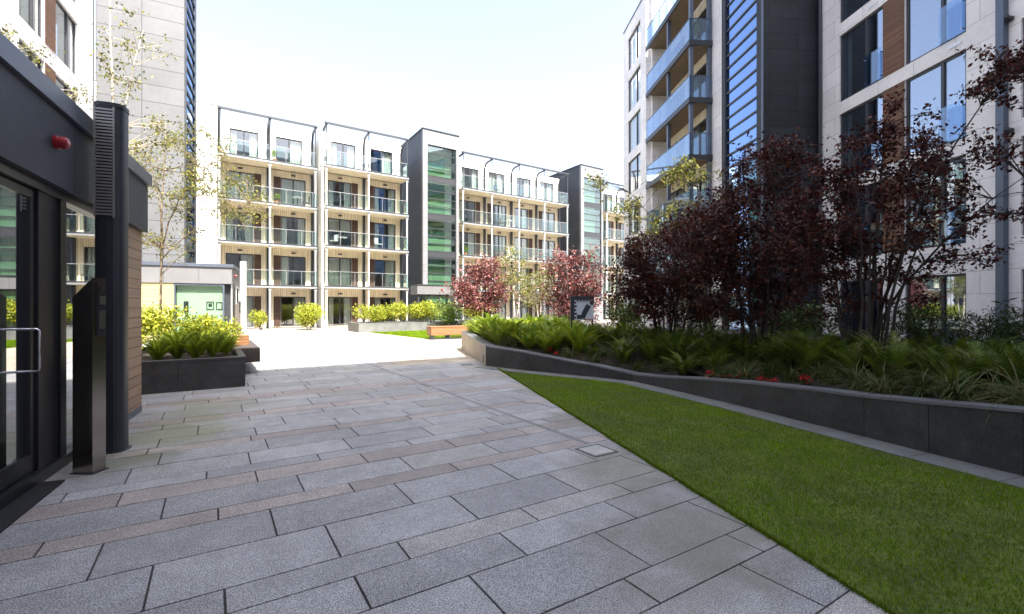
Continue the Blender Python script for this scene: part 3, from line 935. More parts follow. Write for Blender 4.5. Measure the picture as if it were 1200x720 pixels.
# glazing screen: fixed light then a pair of doors
fr = MB()
for (a, b) in ((-1.14, -1.03), (-2.55, -2.43), (-5.02, -4.95), (-7.1, -7.0)):
    fr.box(a, b, .0, .12, .02, 2.50)
fr.box(-12, -1.03, -.005, .125, 2.50, 2.577); fr.box(-12, -1.03, -.015, .13, 0, .10)
obj('door_frame', fr, M['doorframe'], t)
gl = MB(); gl.box(-2.43, -1.14, .05, .062, .10, 2.5); obj('side_window', gl, M['glass_dark'], t)
f = MB(); f.box(-2.91, -2.555, .02, .1, .10, 2.5); obj('side_panel', f, M['doorframe'], t)
for (a, b, hx) in ((-3.925, -2.92, -3.14), (-4.94, -3.935, -4.74)):
    dm = MB()
    dm.box(a, a + .065, .042, .09, .11, 2.49); dm.box(b - .065, b, .042, .09, .11, 2.49)
    dm.box(a + .065, b - .065, .042, .09, .11, .26); dm.box(a + .065, b - .065, .042, .09, 2.42, 2.49)
    if a > -4:
        nb_ = MB(); nb_.box(a + .62, a + .74, .069, .072, 1.38, 1.52); nots = nb_
    do = obj('door', dm, M['doorframe'], t)
    gp = MB(); gp.box(a + .05, b - .05, .055, .067, .2, 2.45); obj('pane', gp, M['glass_dark'], do)
    if a > -4: obj('notice', nots, M['curtain'], do)
    hd = MB()
    hd.tube([(hx, .115, .99), (hx, .10, .975), (hx, -.055, .975), (hx, -.07, .99), (hx, -.07, 1.305), (hx, -.055, 1.32), (hx, .10, 1.32), (hx, .115, 1.305), (hx, .115, .98)], .0095, 8)
    obj('handle', hd, M['chrome'], do, smooth=True)
gl = MB(); gl.box(-7.0, -5.02, .05, .062, .10, 2.5); gl.box(-12, -7.1, .05, .062, .1, 2.5); obj('side_window', gl, M['glass_dark'], t)
rm = MB(); rm.box(-11.9, -.25, 4.2, 4.3, 0, 2.55); rm.box(-11.9, -.25, .2, 4.19, 2.5, 2.57); rm.box(-1.02, -.95, .21, 4.19, 0, 2.49)
obj('inner_wall', rm, M['interior'], t)
ml = MB()
for i in range(26): ml.box(-6.5, -2.3, .25 + i * .06, .25 + i * .06 + .035, .004, .02)
obj('floor_grille', ml, M['steel'], t)
sn = MB(); sn.tube([(-2.84, -.062, 2.95), (-2.84, -.085, 2.95), (-2.84, -.087, 2.95), (-2.84, -.10, 2.95), (-2.84, -.104, 2.95), (-2.84, -.14, 2.95), (-2.84, -.155, 2.95), (-2.84, -.16, 2.95)], [.058, .058, .048, .048, .055, .050, .036, .01], 20)
obj('alarm_sounder', sn, M['red'], t, smooth=False, label='red wall sounder on the dark fascia')

# door mat
f = MB(); f.add([(-1.17, 4.40, .001), (-1.05, 5.37, .001), (-1.22, 5.41, .001), (-1.42, 4.0, .001), (-1.30, 3.2, .001), (-1.17, 4.4, .012)], [])
mt = MB(); mt.prism([(-1.56, 3.1), (-1.32, 3.06), (-1.065, 5.38), (-1.25, 5.42)], .002, .014)
tag(obj('door_mat', mt, M['rubber']), 'black ribbed entrance mat along the glass doors', 'door mat')

# column lights
def column_light(label, x, y, rot, H, mat, group=None):
    c = thing('column_light', label, 'lamp', (x, y, 0), rot, group)
    def sect(rx, ry, n=24):
        return [(math.copysign(abs(math.cos(a)) ** .55, math.cos(a)) * rx, math.copysign(abs(math.sin(a)) ** .8, math.sin(a)) * ry) for a in [2 * math.pi * i / n for i in range(n)]]
    b = MB(); b.prism(sect(.125, .12), 0, H - .04); b.prism(sect(.131, .126), H - .04, H)
    obj('shaft', b, mat, c)
    lv = MB()
    for i in range(34):
        z = H - 1.16 + i * .0325
        lv.box(-.085, .06, -.130, -.106, z, z + .017)
    lv.box(-.097, -.085, -.132, -.10, H - 1.18, H - .05); lv.box(.06, .072, -.132, -.10, H - 1.18, H - .05)
    obj('louvre', lv, M['louvre'] if mat is M['column'] else mat, c)
    bs = MB(); bs.prism(sect(.15, .14), 0, .012); obj('base_plate', bs, M['steel'], c)
    return c
column_light('tall dark column light with louvred head beside the near pavilion', -.885, 6.27, R(-15), 3.6, M['column'])
column_light('sunlit pale column light beside the far left kiosk', 1.16, 24.25, R(-20), 3.6, M['ltmetal'])  # same column type as the near one; full sun put into pale metal
column_light('slim pale column light at the stair tower porch', 16.35, 33.0, R(-10), 3.3, M['ltmetal'])

# intercom pedestals
def pedestal(label, x, y, rot):
    c = thing('intercom_pedestal', label, 'intercom', (x, y, 0), rot)
    b = MB(); pr = [(-.185, 0), (0, 0), (0, .13), (-.185, .13)]
    b.prism(pr, 0, [1.585, 1.765, 1.765, 1.585])
    obj('post', b, M['pedestal'], c)
    p = MB(); p.box(.001, .014, .035, .115, 1.24, 1.72); po = obj('panel', p, M['black'], c)
    p = MB(); p.box(.0145, .024, .045, .105, 1.52, 1.60); p.box(.0145, .02, .045, .105, 1.30, 1.47); obj('keypad', p, M['chrome'], po)
    p = MB(); p.box(.0145, .026, .05, .1, 1.625, 1.69); obj('camera_lens', p, M['pedestal'], po)
    p = MB(); p.box(-.20, .015, -.015, .145, 0, .008); obj('base_plate', p, M['steel'], c)
    return c
pedestal('bronze steel intercom pedestal with slanted top before the near glass doors', -.905, 5.47, R(-35))
pedestal('far dark intercom pedestal beside the pale column light', .98, 24.0, R(-35))

# far kiosk
t = thing('entrance_kiosk', 'low pale kiosk with green tinted glass wall beyond the left planter', 'building', (.71, 24.0, 0), PA)
f = MB(); f.box(-7, 0, 0, 4.4, 2.54, 3.27); obj('fascia', f, M['fascia_light'], t)
f = MB(); f.box(-7.05, .06, -.06, 4.45, 3.273, 3.42); obj('coping', f, M['coping'], t)
f = MB(); f.box(-7, -2.16, .05, .25, 0, 2.538); obj('cladding', f, M['paleboards'], t, label='pale yellow boarding')
f = MB()
for x in (-2.155, -.36): f.box(x, x + .06, .04, .12, .05, 2.53)
f.box(-2.095, -.36, .04, .12, 2.45, 2.535); f.box(-2.095, -.36, .04, .12, 0, .08)
wn = obj('window', f, M['coping'], t)
p = MB(); p.box(-2.1, -.35, .075, .085, .08, 2.46); obj('pane', p, M['glass_rail'], wn)
f = MB(); f.box(-2.09, -.37, .26, .32, 0, 2.53); obj('inner_wall', f, M['kioskgreen'], t)
f = MB(); f.box(-.295, .0, .3, 1.3, .0, 2.535); obj('dark_panel', f, M['frame'], t)
f = MB()
f.box(-1.83, -1.66, .2, .258, 1.3, 1.75); obj('entry_panel', f, M['black'], t)
f = MB()
def ring(mb, x0, x1, z0, z1, y0, y1, b):
    mb.box(x0, x1, y0, y1, z0, z0 + b); mb.box(x0, x1, y0, y1, z1 - b, z1); mb.box(x0, x0 + b, y0, y1, z0 + b, z1 - b); mb.box(x1 - b, x1, y0, y1, z0 + b, z1 - b)
ring(f, -1.0, -.72, 1.38, 1.74, .235, .258, .03); f.box(-.93, -.79, .24, .258, 1.52, 1.58); f.box(-.93, -.79, .24, .258, 1.61, 1.65)
ring(f, -.64, -.40, 1.38, 1.72, .235, .258, .03)
obj('notice_frame', f, M['black'], t)
f = MB()
for r_ in range(3):
    for q in range(6): f.box(-1.5 + q * .2, -1.5 + q * .2 + .14, 0.245, .258, .72 + r_ * .18, .76 + r_ * .18)
obj('letterbox_slot', f, M['louvre'], t)
f = MB()
for y in (.15, .75, 2.1, 3.4): f.box(-.06, -.01, y, y + .07, .05, 2.44)
f.box(-.065, -.008, .15, 3.47, 2.441, 2.535)
do = obj('door', f, M['ltmetal'], t)
p = MB(); p.box(-.04, -.03, .22, 3.4, .08, 2.53); obj('pane', p, M['glass_green'], do)
f = MB(); f.tube([(.002, .9, 2.95), (.1, .9, 2.95)], .06, 12); obj('alarm_sounder', f, M['red'], t)
f = MB(); f.box(-6.9, -2.3, 4.1, 4.3, 0, 2.53); f.box(-2.2, -.1, 3.2, 3.3, 0, 2.53); obj('rear_wall', f, M['white'], t)

# ------------------------------------------------------------------ planters and benches
def planter(label, x0, x1, y0, y1, h, mat, top, cw=.12, gap=.006, seg=1.0, group=None):
    t = thing('planter', label, 'planter', (x0, y0, 0), 0, group)
    W, D = x1 - x0, y1 - y0
    b = MB()
    n = max(1, round(W / seg))
    for i in range(n):
        b.box(W * i / n + gap / 2, W * (i + 1) / n - gap / 2, 0, .06, 0, h - .05)
        b.box(W * i / n + gap / 2, W * (i + 1) / n - gap / 2, D - .06, D, 0, h - .05)
    n2 = max(1, round(D / seg))
    for i in range(n2):
        b.box(0, .06, max(.062, D * i / n2 + gap / 2), min(D - .062, D * (i + 1) / n2 - gap / 2), 0, h - .05)
        b.box(W - .06, W, max(.062, D * i / n2 + gap / 2), min(D - .062, D * (i + 1) / n2 - gap / 2), 0, h - .05)
    b.box(.063, W - .063, .063, D - .063, 0, h - .14)
    obj('wall', b, mat, t)
    c = MB()
    c.bbox(-.008, W + .008, -.008, cw, h - .048, h, .006); c.bbox(-.008, W + .008, D - cw, D + .008, h - .048, h, .006)
    c.bbox(-.008, cw, cw + .003, D - cw - .003, h - .048, h, .006); c.bbox(W - cw, W + .008, cw + .003, D - cw - .003, h - .048, h, .006)
    obj('coping', c, top, t)
    s = MB(); s.box(cw * .8, W - cw * .8, cw * .8, D - cw * .8, h - .13, h - .075); obj('soil', s, M['soil'], t)
    return t
planter('dark stone planter in shade beside the larch boarded corner', -2.6, .51, 9.93, 13.6, .57, M['basalt'], M['basalt'])
planter('low pale stone planter below the grey stair tower hedge', 7.1, 17.6, 27.05, 29.6, .55, M['edging'], M['edging'], group='pale planters')

def bench(label, loc, rot, L_, D_, zb, zt, wood_top, back, legs):
    t = thing('bench', label, 'bench', loc, rot)
    s = MB(); s.bbox(0, L_, 0, D_, zb, zt - .045, .008); obj('seat_base', s, M['bronze'] if 'bronze' in M else M['steel'], t)
    s = MB()
    n = max(3, int(D_ / .085))
    for i in range(n): s.bbox(.0, L_, D_ * i / n + .004, D_ * (i + 1) / n - .004, zt - .043, zt, .005)
    obj('seat', s, wood_top, t)
    if back:
        b = MB(); b.bbox(*back, .01); obj('backrest', b, M['benchwood'], t)
    lg = MB()
    for (x, y) in legs: lg.box(x, x + .12, y, y + .3, 0, zb)
    if legs: obj('leg', lg, M['steel'], t)
    return t
M['bronze'] = mk('dark_bench_cladding', (.05, .038, .032), .6, noise=(5, .2))
bench('dark clad bench with orange timber backrest at the end of the left planter', (.33, 11.6, 0), 0, .55, 3.0, .27, .58, M['bronze'],
      (.0, .40, 1.15, 1.5, .583, .82), [(.1, .9), (.1, 2.0)])
t = thing('bench', 'long sunlit hardwood bench beside the far strip of lawn', 'bench', (8.25, 19.15, 0), R(-1))
s = MB(); s.bbox(0, 3.6, .0, .09, .2, .56, .01); s.bbox(0, .08, .092, .55, .2, .56, .01); s.bbox(3.52, 3.6, .092, .55, .2, .56, .01); obj('apron', s, M['benchwood'], t)
s = MB()
for i in range(6): s.bbox(-.01, 3.61, i * .095 - .01, i * .095 + .075, .562, .61, .005)
obj('seat', s, M['benchwood'], t)
s = MB()
for x in (.1, .9, 1.75, 2.6, 3.4): s.box(x, x + .06, .04, .5, 0, .2)
s.box(0, 3.6, .06, .1, .02, .07)
obj('leg', s, M['steel'], t)

# ------------------------------------------------------------------ right hand planter (folded wall top)
t = thing('planter', 'long dark stone planter wall dipping and rising along the lawn', 'planter')
inner = offset_line(WALL, -.24) if offset_line(WALL, .3)[6][0] < WALL[6][0] else offset_line(WALL, .24)
inner[0] = (WALL[0][0] + .28, WALL[0][1] - .05); inner[1] = (WALL[1][0] + .30, WALL[1][1] + .05)
body = MB(); cop = MB(); endw = MB()
for i in range(len(WALL) - 1):
    L_ = (Vector(WALL[i + 1]) - Vector(WALL[i])).length
    n = max(1, round(L_ / 1.0))
    for k in range(n):
        e = .0025 / L_
        t0, t1 = k / n + e, (k + 1) / n - e
        a, b = lerp2(WALL[i], WALL[i + 1], t0), lerp2(WALL[i], WALL[i + 1], t1)
        c, d_ = lerp2(inner[i], inner[i + 1], t1), lerp2(inner[i], inner[i + 1], t0)
        ha = WTOP[i] + (WTOP[i + 1] - WTOP[i]) * t0; hb = WTOP[i] + (WTOP[i + 1] - WTOP[i]) * t1
        (endw if i == 0 else body).prism([a, d_, c, b][::-1], -.03, [hb - .032, hb - .032, ha - .032, ha - .032])
        # coping, slightly proud of the wall face
        def out(p, q, m=.012):
            v = (Vector(p) - Vector(q)).normalized() * m
            return (p[0] + v.x, p[1] + v.y)
        oa, ob = out(a, d_), out(b, c)
        nv = len(cop.v)
        P8 = [(*oa, ha - .03), (*d_, ha - .03), (*c, hb - .03), (*ob, hb - .03), (*oa, ha), (*d_, ha), (*c, hb), (*ob, hb)]
        cop.add(P8, [(0, 1, 2, 3)[::-1], (4, 5, 6, 7), (0, 1, 5, 4), (1, 2, 6, 5), (2, 3, 7, 6), (3, 0, 4, 7)])
obj('wall', body, M['basalt'], t)
obj('end_wall', endw, M['bouncestone'], t, label='end face of the planter with warm bounced light in its colour')
obj('coping', cop, M['basalt_top'], t)
# back walls of the bed and the soil, gently mounded
bed = [(x, y) for x, y in inner]
far = [RP(2.0, 13.2), RP(16.8, 13.2), RP(17.0, 11.0), RP(20.5, 10.7)]
soil_poly = bed[::-1] + [(7.6, 14.25), (12.6, 15.2)] + [(p[0], p[1]) for p in far[::-1]]
def bed_h(x, y):
    # height of the soil: follows the wall top near the wall, rises to .5 behind
    best = 9; h0 = .3
    for i in range(1, len(WALL)):
        dd = math.hypot(x - WALL[i][0], y - WALL[i][1])
        if dd < best: best, h0 = dd, WTOP[i]
    k = min(1, max(0, (best - .3) / 1.3))
    return (h0 - .06) * (1 - k) + .48 * k
sm = MB()
xs = np.arange(4.5, 20.1, .35); ys = np.arange(-2.6, 15.4, .35)
gx, gy = np.meshgrid(xs, ys)
ins = in_poly(gx.ravel(), gy.ravel(), soil_poly).reshape(gx.shape)
# irregular border is closed with a fan of the exact outline
vid = {}
for j in range(len(ys)):
    for i in range(len(xs)):
        if ins[j, i]:
            vid[(j, i)] = len(sm.v); sm.v.append((xs[i], ys[j], bed_h(xs[i], ys[j])))
for j in range(len(ys) - 1):
    for i in range(len(xs) - 1):
        q = [(j, i), (j, i + 1), (j + 1, i + 1), (j + 1, i)]
        if all(k in vid for k in q): sm.f.append([vid[k] for k in q]); sm.c.append(None)
n_ = len(sm.v)
outl = soil_poly
sm.v += [(x, y, .12) for x, y in outl]; sm.f.append(list(range(n_, n_ + len(outl)))); sm.c.append(None)
for i in range(len(bed) - 1):
    a, b = bed[i], bed[i + 1]
    na = lerp2(a, inner[i], 0); 
    ia = (a[0] + .42, a[1] + .02); ib = (b[0] + .42, b[1] + .02)
    if i == 0: ia = (a[0] + .42, a[1] - .3)
    k = len(sm.v)
    sm.v += [(*a, WTOP[i] - .07), (*b, WTOP[i + 1] - .07), (*ib, bed_h(*ib)), (*ia, bed_h(*ia))]
    sm.f.append([k, k + 1, k + 2, k + 3]); sm.c.append(None)
obj('soil', sm, M['soil'], t)
bw_ = MB(); bw_.prism([(7.31, 14.3), (12.8, 15.25), (12.8, 15.05), (7.5, 14.06)], 0, .6); obj('back_wall', bw_, M['basalt'], t)
# wall light set in the end face
wt = thing('wall_light', 'small metal wall light on the end face of the long planter', 'lamp', (5.90, 10.28, 0), R(70.6))
f = MB(); f.box(-.05, .05, .0, .05, .08, .24); obj('body', f, M['chrome'], wt)
f = MB(); f.box(-.035, .035, .05, .062, .17, .23); obj('lens', f, M['lamp_glass'], wt)

# ------------------------------------------------------------------ site map sign
sx, sy = 8.38, 9.25
t = thing('map_sign', 'site map board on two dark posts among the ferns', 'sign', (sx, sy, 0), R(-36))
for x in (-.30, .27):
    f = MB(); f.box(x, x + .035, .005, .045, .2, 1.77); obj('post', f, M['steel'], t)
f = MB(); f.box(-.315, .315, -.02, .004, 1.14, 1.79); bo = obj('board', f, M['paper'], t)
f = MB()
y0, y1 = -.026, -.0205
f.box(-.315, -.205, y0, y1, 1.14, 1.79)
f.box(-.204, .315, y0, y1, 1.69, 1.79)
for k in range(5): f.box(-.204, -.16 + .02 * (k % 2), y0, y1, 1.19 + k * .1, 1.19 + k * .1 + .055)
for k in range(5): f.box(-.14 + k * .085, -.10 + k * .085, y0, y1, 1.645, 1.689)
def rot_box(mb, cx, cz, w_, h_, ang, ya, yb):
    ca, sa = math.cos(ang), math.sin(ang)
    P = [(cx + x * ca - z * sa, cz + x * sa + z * ca) for x, z in ((-w_ / 2, -h_ / 2), (w_ / 2, -h_ / 2), (w_ / 2, h_ / 2), (-w_ / 2, h_ / 2))]
    mb.add([(x, ya, z) for x, z in P] + [(x, yb, z) for x, z in P], [(0, 1, 2, 3), (7, 6, 5, 4), (0, 4, 5, 1), (1, 5, 6, 2), (2, 6, 7, 3), (3, 7, 4, 0)])
rot_box(f, .11, 1.42, .14, .30, R(-28), y0, y1)
rot_box(f, -.03, 1.235, .22, .11, R(4), y0, y1)
rot_box(f, .05, 1.28, .12, .10, R(-28), y0 - .001, y1)
rot_box(f, .27, 1.62, .09, .13, R(-35), y0, y1)
obj('map_print', f, M['map_dark'], bo)
f = MB(); f.box(.05, .31, y0, y1, 1.142, 1.18); obj('map_key', f, M['map_red'], bo)

# ------------------------------------------------------------------ PLANTS
def leaf_cloud(pos, nrm_bias, size, cols, r, aspect=.55, up=.35):
    """one bent four sided leaf per position"""
    n = len(pos)
    d = r.normal(size=(n, 3)); d /= np.linalg.norm(d, axis=1)[:, None] + 1e-9
    nn = r.normal(size=(n, 3)) + np.array([0, 0, nrm_bias]); 
    s = np.cross(d, nn); s /= np.linalg.norm(s, axis=1)[:, None] + 1e-9
    nn = np.cross(s, d)
    L = size * r.uniform(.65, 1.25, n)[:, None]; W = L * aspect * .5
    a = pos; tip = pos + d * L
    mid = pos + d * L * .45
    p1 = mid + s * W + nn * W * up; p2 = mid - s * W + nn * W * up
    V = np.concatenate([a, p1, tip, p2]); i = np.arange(n)
    F = np.concatenate([np.stack([i, i + n, i + 2 * n], 1), np.stack([i, i + 2 * n, i + 3 * n], 1)])
    return V, F, np.concatenate([cols, cols])

def colours(n, pal, r, lo=.7, hi=1.3):
    pal = np.array(pal); k = r.randint(0, len(pal), n)
    return pal[k] * r.uniform(lo, hi, n)[:, None]

def bez(a, b, sag, n=6):
    a, b = Vector(a), Vector(b)
    m = a.lerp(b, .5) + Vector(sag)
    return [(a * (1 - q) ** 2 + m * 2 * q * (1 - q) + b * q * q) for q in [i / n for i in range(n + 1)]]

def tree(name, label, cat, base, stems, lobes, n_clust, per, leaf, pal, seed, lmat, bmat, spread=.28, r0=.05, group=None,
         twig=.006, trunk_name='trunk', drop=0.0, aspect=.55, flat=.7, curve=.15, lo=.7, hi=1.3, extra=None):
    """multi stem tree: stems (end points), crown made of lobes (centre, radii, weight); everything relative to base"""
    r = np.random.RandomState(seed); rg = random.Random(seed)
    t = thing(name, label, cat, base, 0, group)
    tb = MB()
    stem_pts = []
    for st_ in stems:
        sx_, sy_, ex, ey, ez, rr = st_[:6]
        sz_ = st_[6] if len(st_) > 6 else -.05
        L_ = math.sqrt((ex - sx_) ** 2 + (ey - sy_) ** 2 + (ez - sz_) ** 2)
        pts = bez((sx_, sy_, sz_), (ex, ey, ez), (rg.uniform(-curve, curve) - (ex - sx_) * .25, rg.uniform(-curve, curve) - (ey - sy_) * .25, L_ * .06), 9)
        pts = [p + Vector((rg.uniform(-.02, .02), rg.uniform(-.02, .02), 0)) if 0 < i < 9 else p for i, p in enumerate(pts)]
        tb.tube(pts, [rr * (1 - .8 * i / 9) for i in range(10)], 7)
        stem_pts += [(p, rr * (1 - .8 * i / 9)) for i, p in enumerate(pts) if i > 2]
    wts = np.array([l[2] for l in lobes]); wts = wts / wts.sum()
    cen = []
    for k in range(n_clust):
        l = lobes[r.choice(len(lobes), p=wts)]
        u = r.normal(size=3); u /= np.linalg.norm(u); rad = r.uniform(.25, 1) ** .45
        cen.append(np.array(l[0]) + u * rad * np.array(l[1]))
    if extra: cen += [np.array(e) for e in extra]
    P = []
    for c in cen:
        c = Vector(c)
        best = min(stem_pts, key=lambda q: (q[0] - c).length + (1.2 * max(0, q[0].z - c.z + .15)))
        L_ = (c - best[0]).length
        pts = bez(best[0], c, (0, 0, .12 * L_ - drop * L_), 5)
        tb.tube(pts, [max(twig, min(best[1] * .55, .012 + .006 * L_)) * (1 - .75 * i / 5) + .002 for i in range(6)], 5, cap=False)
        # small twigs and leaves
        n_t = 4
        for q in range(n_t):
            u = r.normal(size=3) * np.array([1, 1, flat]); u /= np.linalg.norm(u) + 1e-9
            e = np.array(c) + u * spread * r.uniform(.6, 1.5) + np.array([0, 0, -drop * .4])
            s0 = np.array(pts[3 + (q % 2)])
            tb.tube([s0, (s0 + e) / 2 + np.array([0, 0, .03]), e], [twig * .6, twig * .5, twig * .3], 3, cap=False)
            m = max(2, int(per / n_t * r.uniform(.6, 1.4)))
            f_ = r.uniform(.15, 1.1, m)[:, None]
            P.append(s0 + (e - s0) * f_ + r.normal(size=(m, 3)) * spread * .22)
    obj(trunk_name, tb, bmat, t, smooth=True)
    P = np.concatenate(P)
    V, F, Cc = leaf_cloud(P, 1.0, leaf, colours(len(P), pal, r, lo, hi), r, aspect)
    obj('crown', tri_mesh('crown', V, F, Cc, lmat), None, t)
    return t

PURPLE = [(.058, .012, .011), (.080, .018, .013), (.032, .008, .008), (.120, .036, .020), (.042, .018, .011)]
REDLIT = [(.25, .085, .085), (.17, .05, .055), (.32, .14, .125), (.11, .035, .045), (.24, .13, .10)]  # copper leaf tones brightened, sunlight included in the colour
BIRCH = [(.20, .20, .035), (.15, .17, .03), (.26, .23, .06), (.10, .12, .03)]
LIME = [(.34, .36, .03), (.25, .30, .025), (.42, .40, .05), (.18, .23, .03)]
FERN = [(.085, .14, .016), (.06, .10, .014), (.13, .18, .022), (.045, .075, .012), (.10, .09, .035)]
DKGREEN = [(.03, .055, .014), (.04, .07, .016), (.055, .085, .02), (.025, .045, .012)]

def spot(px, d):
    """a point d metres ahead of the viewpoint along a bearing given in photo columns"""
    lat = (px - 600) / 531 * d; s_, c_ = math.sin(R(33.4)), math.cos(R(33.4))
    return (d * s_ + lat * c_, d * c_ - lat * s_)

def fan(n, rad, hgt, rr, seed, sp=.18):
    rg = random.Random(seed); out = []
    for i in range(n):
        a = 2 * math.pi * (i + rg.uniform(-.3, .3)) / n
        k = rg.uniform(.45, 1.0)
        out.append((math.cos(a) * sp * .5, math.sin(a) * sp * .5, math.cos(a) * rad * k, math.sin(a) * rad * k, hgt * rg.uniform(.75, 1.05), rr * rg.uniform(.7, 1.1)))
    return out

# camera axes in the ground plane, used to lay crowns out as the photo shows them
FX, FY = math.sin(R(33.4)), math.cos(R(33.4))      # forward
RX, RY = math.cos(R(33.4)), -math.sin(R(33.4))     # right
def rel(right, fwd, up): return (RX * right + FX * fwd, RY * right + FY * fwd, up)

x, y = spot(1015, 7.4)
tree('purple_tree', 'large purple leaved tree whose branch reaches across the right building', 'tree', (x, y, .45),
     fan(10, 1.1, 3.3, .027, 3, .5) + [(.1, .05, *rel(1.9, -.3, 4.7), .032), (.0, .1, *rel(1.9, -.6, 3.0), .03), (0, 0, *rel(.3, 0, 4.0), .045)],
     [(rel(-.1, .2, 2.5), (1.15, 1.1, .95), 4), (rel(.25, .1, 3.35), (.95, .9, .65), 2.2), (rel(1.35, -.1, 2.2), (.85, .7, .75), 1.1), (rel(.9, .1, 2.9), (.8, .7, .6), 1.0),
      (rel(1.3, -.2, 3.5), (.6, .5, .4), .7), (rel(1.85, -.3, 4.65), (.55, .4, .42), .8), (rel(2.4, -.3, 2.9), (.45, .4, .6), .7), (rel(-.75, .3, 2.2), (.75, .7, .9), 2.0), (rel(.6, .3, 1.4), (.9, .7, .5), .9), (rel(.5, -.1, 4.05), (.45, .4, .4), .45), (rel(-.3, .5, 1.2), (1.0, .6, .5), .9)],
     250, 62, .075, PURPLE, 31, M['leaf_red'], M['bark'], .21, twig=.006)
x, y = spot(885, 9.0)
tree('purple_tree', 'dense dark purple tree standing before the slate stair tower', 'tree', (x, y, .45),
     fan(10, 1.0, 3.0, .03, 5, .45), [(rel(.05, 0, 2.55), (1.35, 1.2, 1.25), 4), (rel(.35, 0, 3.75), (.95, .8, .6), 1.5), (rel(-.9, .1, 2.4), (.8, .8, .85), 1.5), (rel(.8, .2, 2.1), (.7, .8, .9), 1.0), (rel(0, .3, 1.3), (1.4, .8, .6), 1.5)],
     320, 58, .078, PURPLE, 32, M['leaf_red'], M['bark'], .27)
x, y = spot(783, 11.0)
tree('purple_tree', 'dark purple tree right of the site map sign', 'tree', (x, y, .45),
     fan(9, 1.1, 2.6, .03, 6, .4), [(rel(0, 0, 2.1), (1.4, 1.2, 1.0), 3.5), (rel(-.95, 0, 1.7), (.8, .7, .7), 1.4), (rel(.8, 0, 2.75), (1.0, .8, .75), 1.8), (rel(.3, .2, 1.1), (1.4, .8, .5), 1.3)],
     310, 56, .080, PURPLE, 33, M['leaf_red'], M['bark'], .29)
x, y = spot(672, 18.0)
tree('red_tree', 'sunlit copper red tree directly behind the site map sign', 'tree', (x, y, .1),
     fan(7, .8, 2.9, .045, 7), [(rel(.1, 0, 2.3), (1.0, .9, .95), 2.4), (rel(.55, 0, 3.2), (.6, .5, .5), .8), (rel(-.55, 0, 3.15), (.6, .5, .45), .8), (rel(-.8, .2, 2.0), (.6, .6, .5), .7), (rel(.9, .2, 2.2), (.5, .6, .7), .7), (rel(.1, .2, 1.3), (1.1, .8, .6), 1.4), (rel(-.6, 0, 1.6), (.7, .7, .6), .8), (rel(.7, 0, 1.4), (.7, .7, .6), .8)],
     170, 46, .105, REDLIT, 34, M['leaf_red'], M['bark'], .36)
x, y = spot(566, 27.5)
tree('red_tree', 'sunlit copper red tree left of the pale birches by the stair tower', 'tree', (x, y, .45),
     fan(7, 1.0, 3.0, .05, 8), [(rel(0, 0, 2.2), (1.4, 1.2, 1.1), 2.2), (rel(.35, 0, 3.5), (.9, .8, .7), 1), (rel(-1.1, 0, 2.0), (1.0, .8, .7), 1), (rel(1.1, 0, 2.4), (.8, .8, .9), .9), (rel(-.5, 0, 3.1), (.7, .7, .5), .6), (rel(-.2, 0, 1.2), (1.6, 1.0, .7), 1.6)],
     170, 46, .155, REDLIT, 35, M['leaf_red'], M['bark'], .5)
# pale young birches between the red trees
for (px, d_, h, lean, sd, lb) in ((604, 22.0, 4.4, -.35, 41, 'slim young birch with pale trunk just right of the left red tree'),
                                  (630, 20.5, 3.3, .25, 42, 'shorter leaning birch left of the sunlit red tree')):
    x, y = spot(px, d_)
    tree('birch_tree', lb, 'tree', (x, y, 0), [(0, 0, *rel(lean, 0, h), .05), (0.02, 0, *rel(lean * -1.2, .1, h * .85), .035)],
         [(rel(lean * .6, 0, h * .82), (.75, .7, h * .22), 2), (rel(-lean * .6, 0, h * .62), (.8, .7, h * .18), 2)], 60, 26, .11, BIRCH, sd, M['leaf'], M['birchbark'], .28, drop=.15)
# tall birch in the right bed, before the glass balconies
x, y = spot(832, 15.0)
tree('birch_tree', 'tall birch with yellow green sprays in front of the glass balconies', 'tree', (x, y, .4),
     [(0, 0, *rel(-.5, -.1, 5.6), .06), (0, 0, *rel(-2.6, .1, 4.9), .04), (0, 0, *rel(.2, .2, 5.0), .04)],
     [(rel(-1.0, 0, 5.5), (.7, .5, .55), 2.2), (rel(-2.9, 0, 4.5), (.8, .5, .5), 1.3), (rel(-2.2, 0, 3.7), (.7, .5, .5), 1.2), (rel(.2, 0, 5.2), (.7, .6, .8), 1.0), (rel(-.9, 0, 4.2), (.9, .6, .6), 1.2), (rel(-3.7, 0, 5.2), (.3, .3, .3), .3)],
     85, 30, .095, BIRCH, 43, M['leaf'], M['bark'], .25, drop=.05)
# birches behind the near pavilion
x, y = spot(139, 10.5)
tree('birch_tree', 'birch with thin white trunk rising behind the dark pavilion roof', 'tree', (x, y, 0),
     [(0, 0, *rel(-.2, 0, 8.6), .055), (*rel(-.02, 0, 0)[:2], *rel(-2.6, -.2, 7.2), .025, 3.2), (*rel(-.02, 0, 0)[:2], *rel(-1.6, -.6, 5.9), .025, 2.8), (0, 0, *rel(.4, .2, 8.0), .025, 3.6)],
     [(rel(-1.9, -.2, 6.5), (1.2, .7, .5), 1.8), (rel(-1.2, -.3, 5.3), (1.2, .8, .5), 2), (rel(.2, 0, 7.4), (.8, .7, 1.2), 1.1), (rel(-2.4, -.2, 7.4), (.8, .6, .4), .8), (rel(.4, 0, 5.6), (.8, .7, .6), 1.2)],
     125, 26, .075, BIRCH, 44, M['leaf'], M['birchbark'], .24, r0=.05, twig=.005, drop=.05)
x, y = spot(190, 13.0)
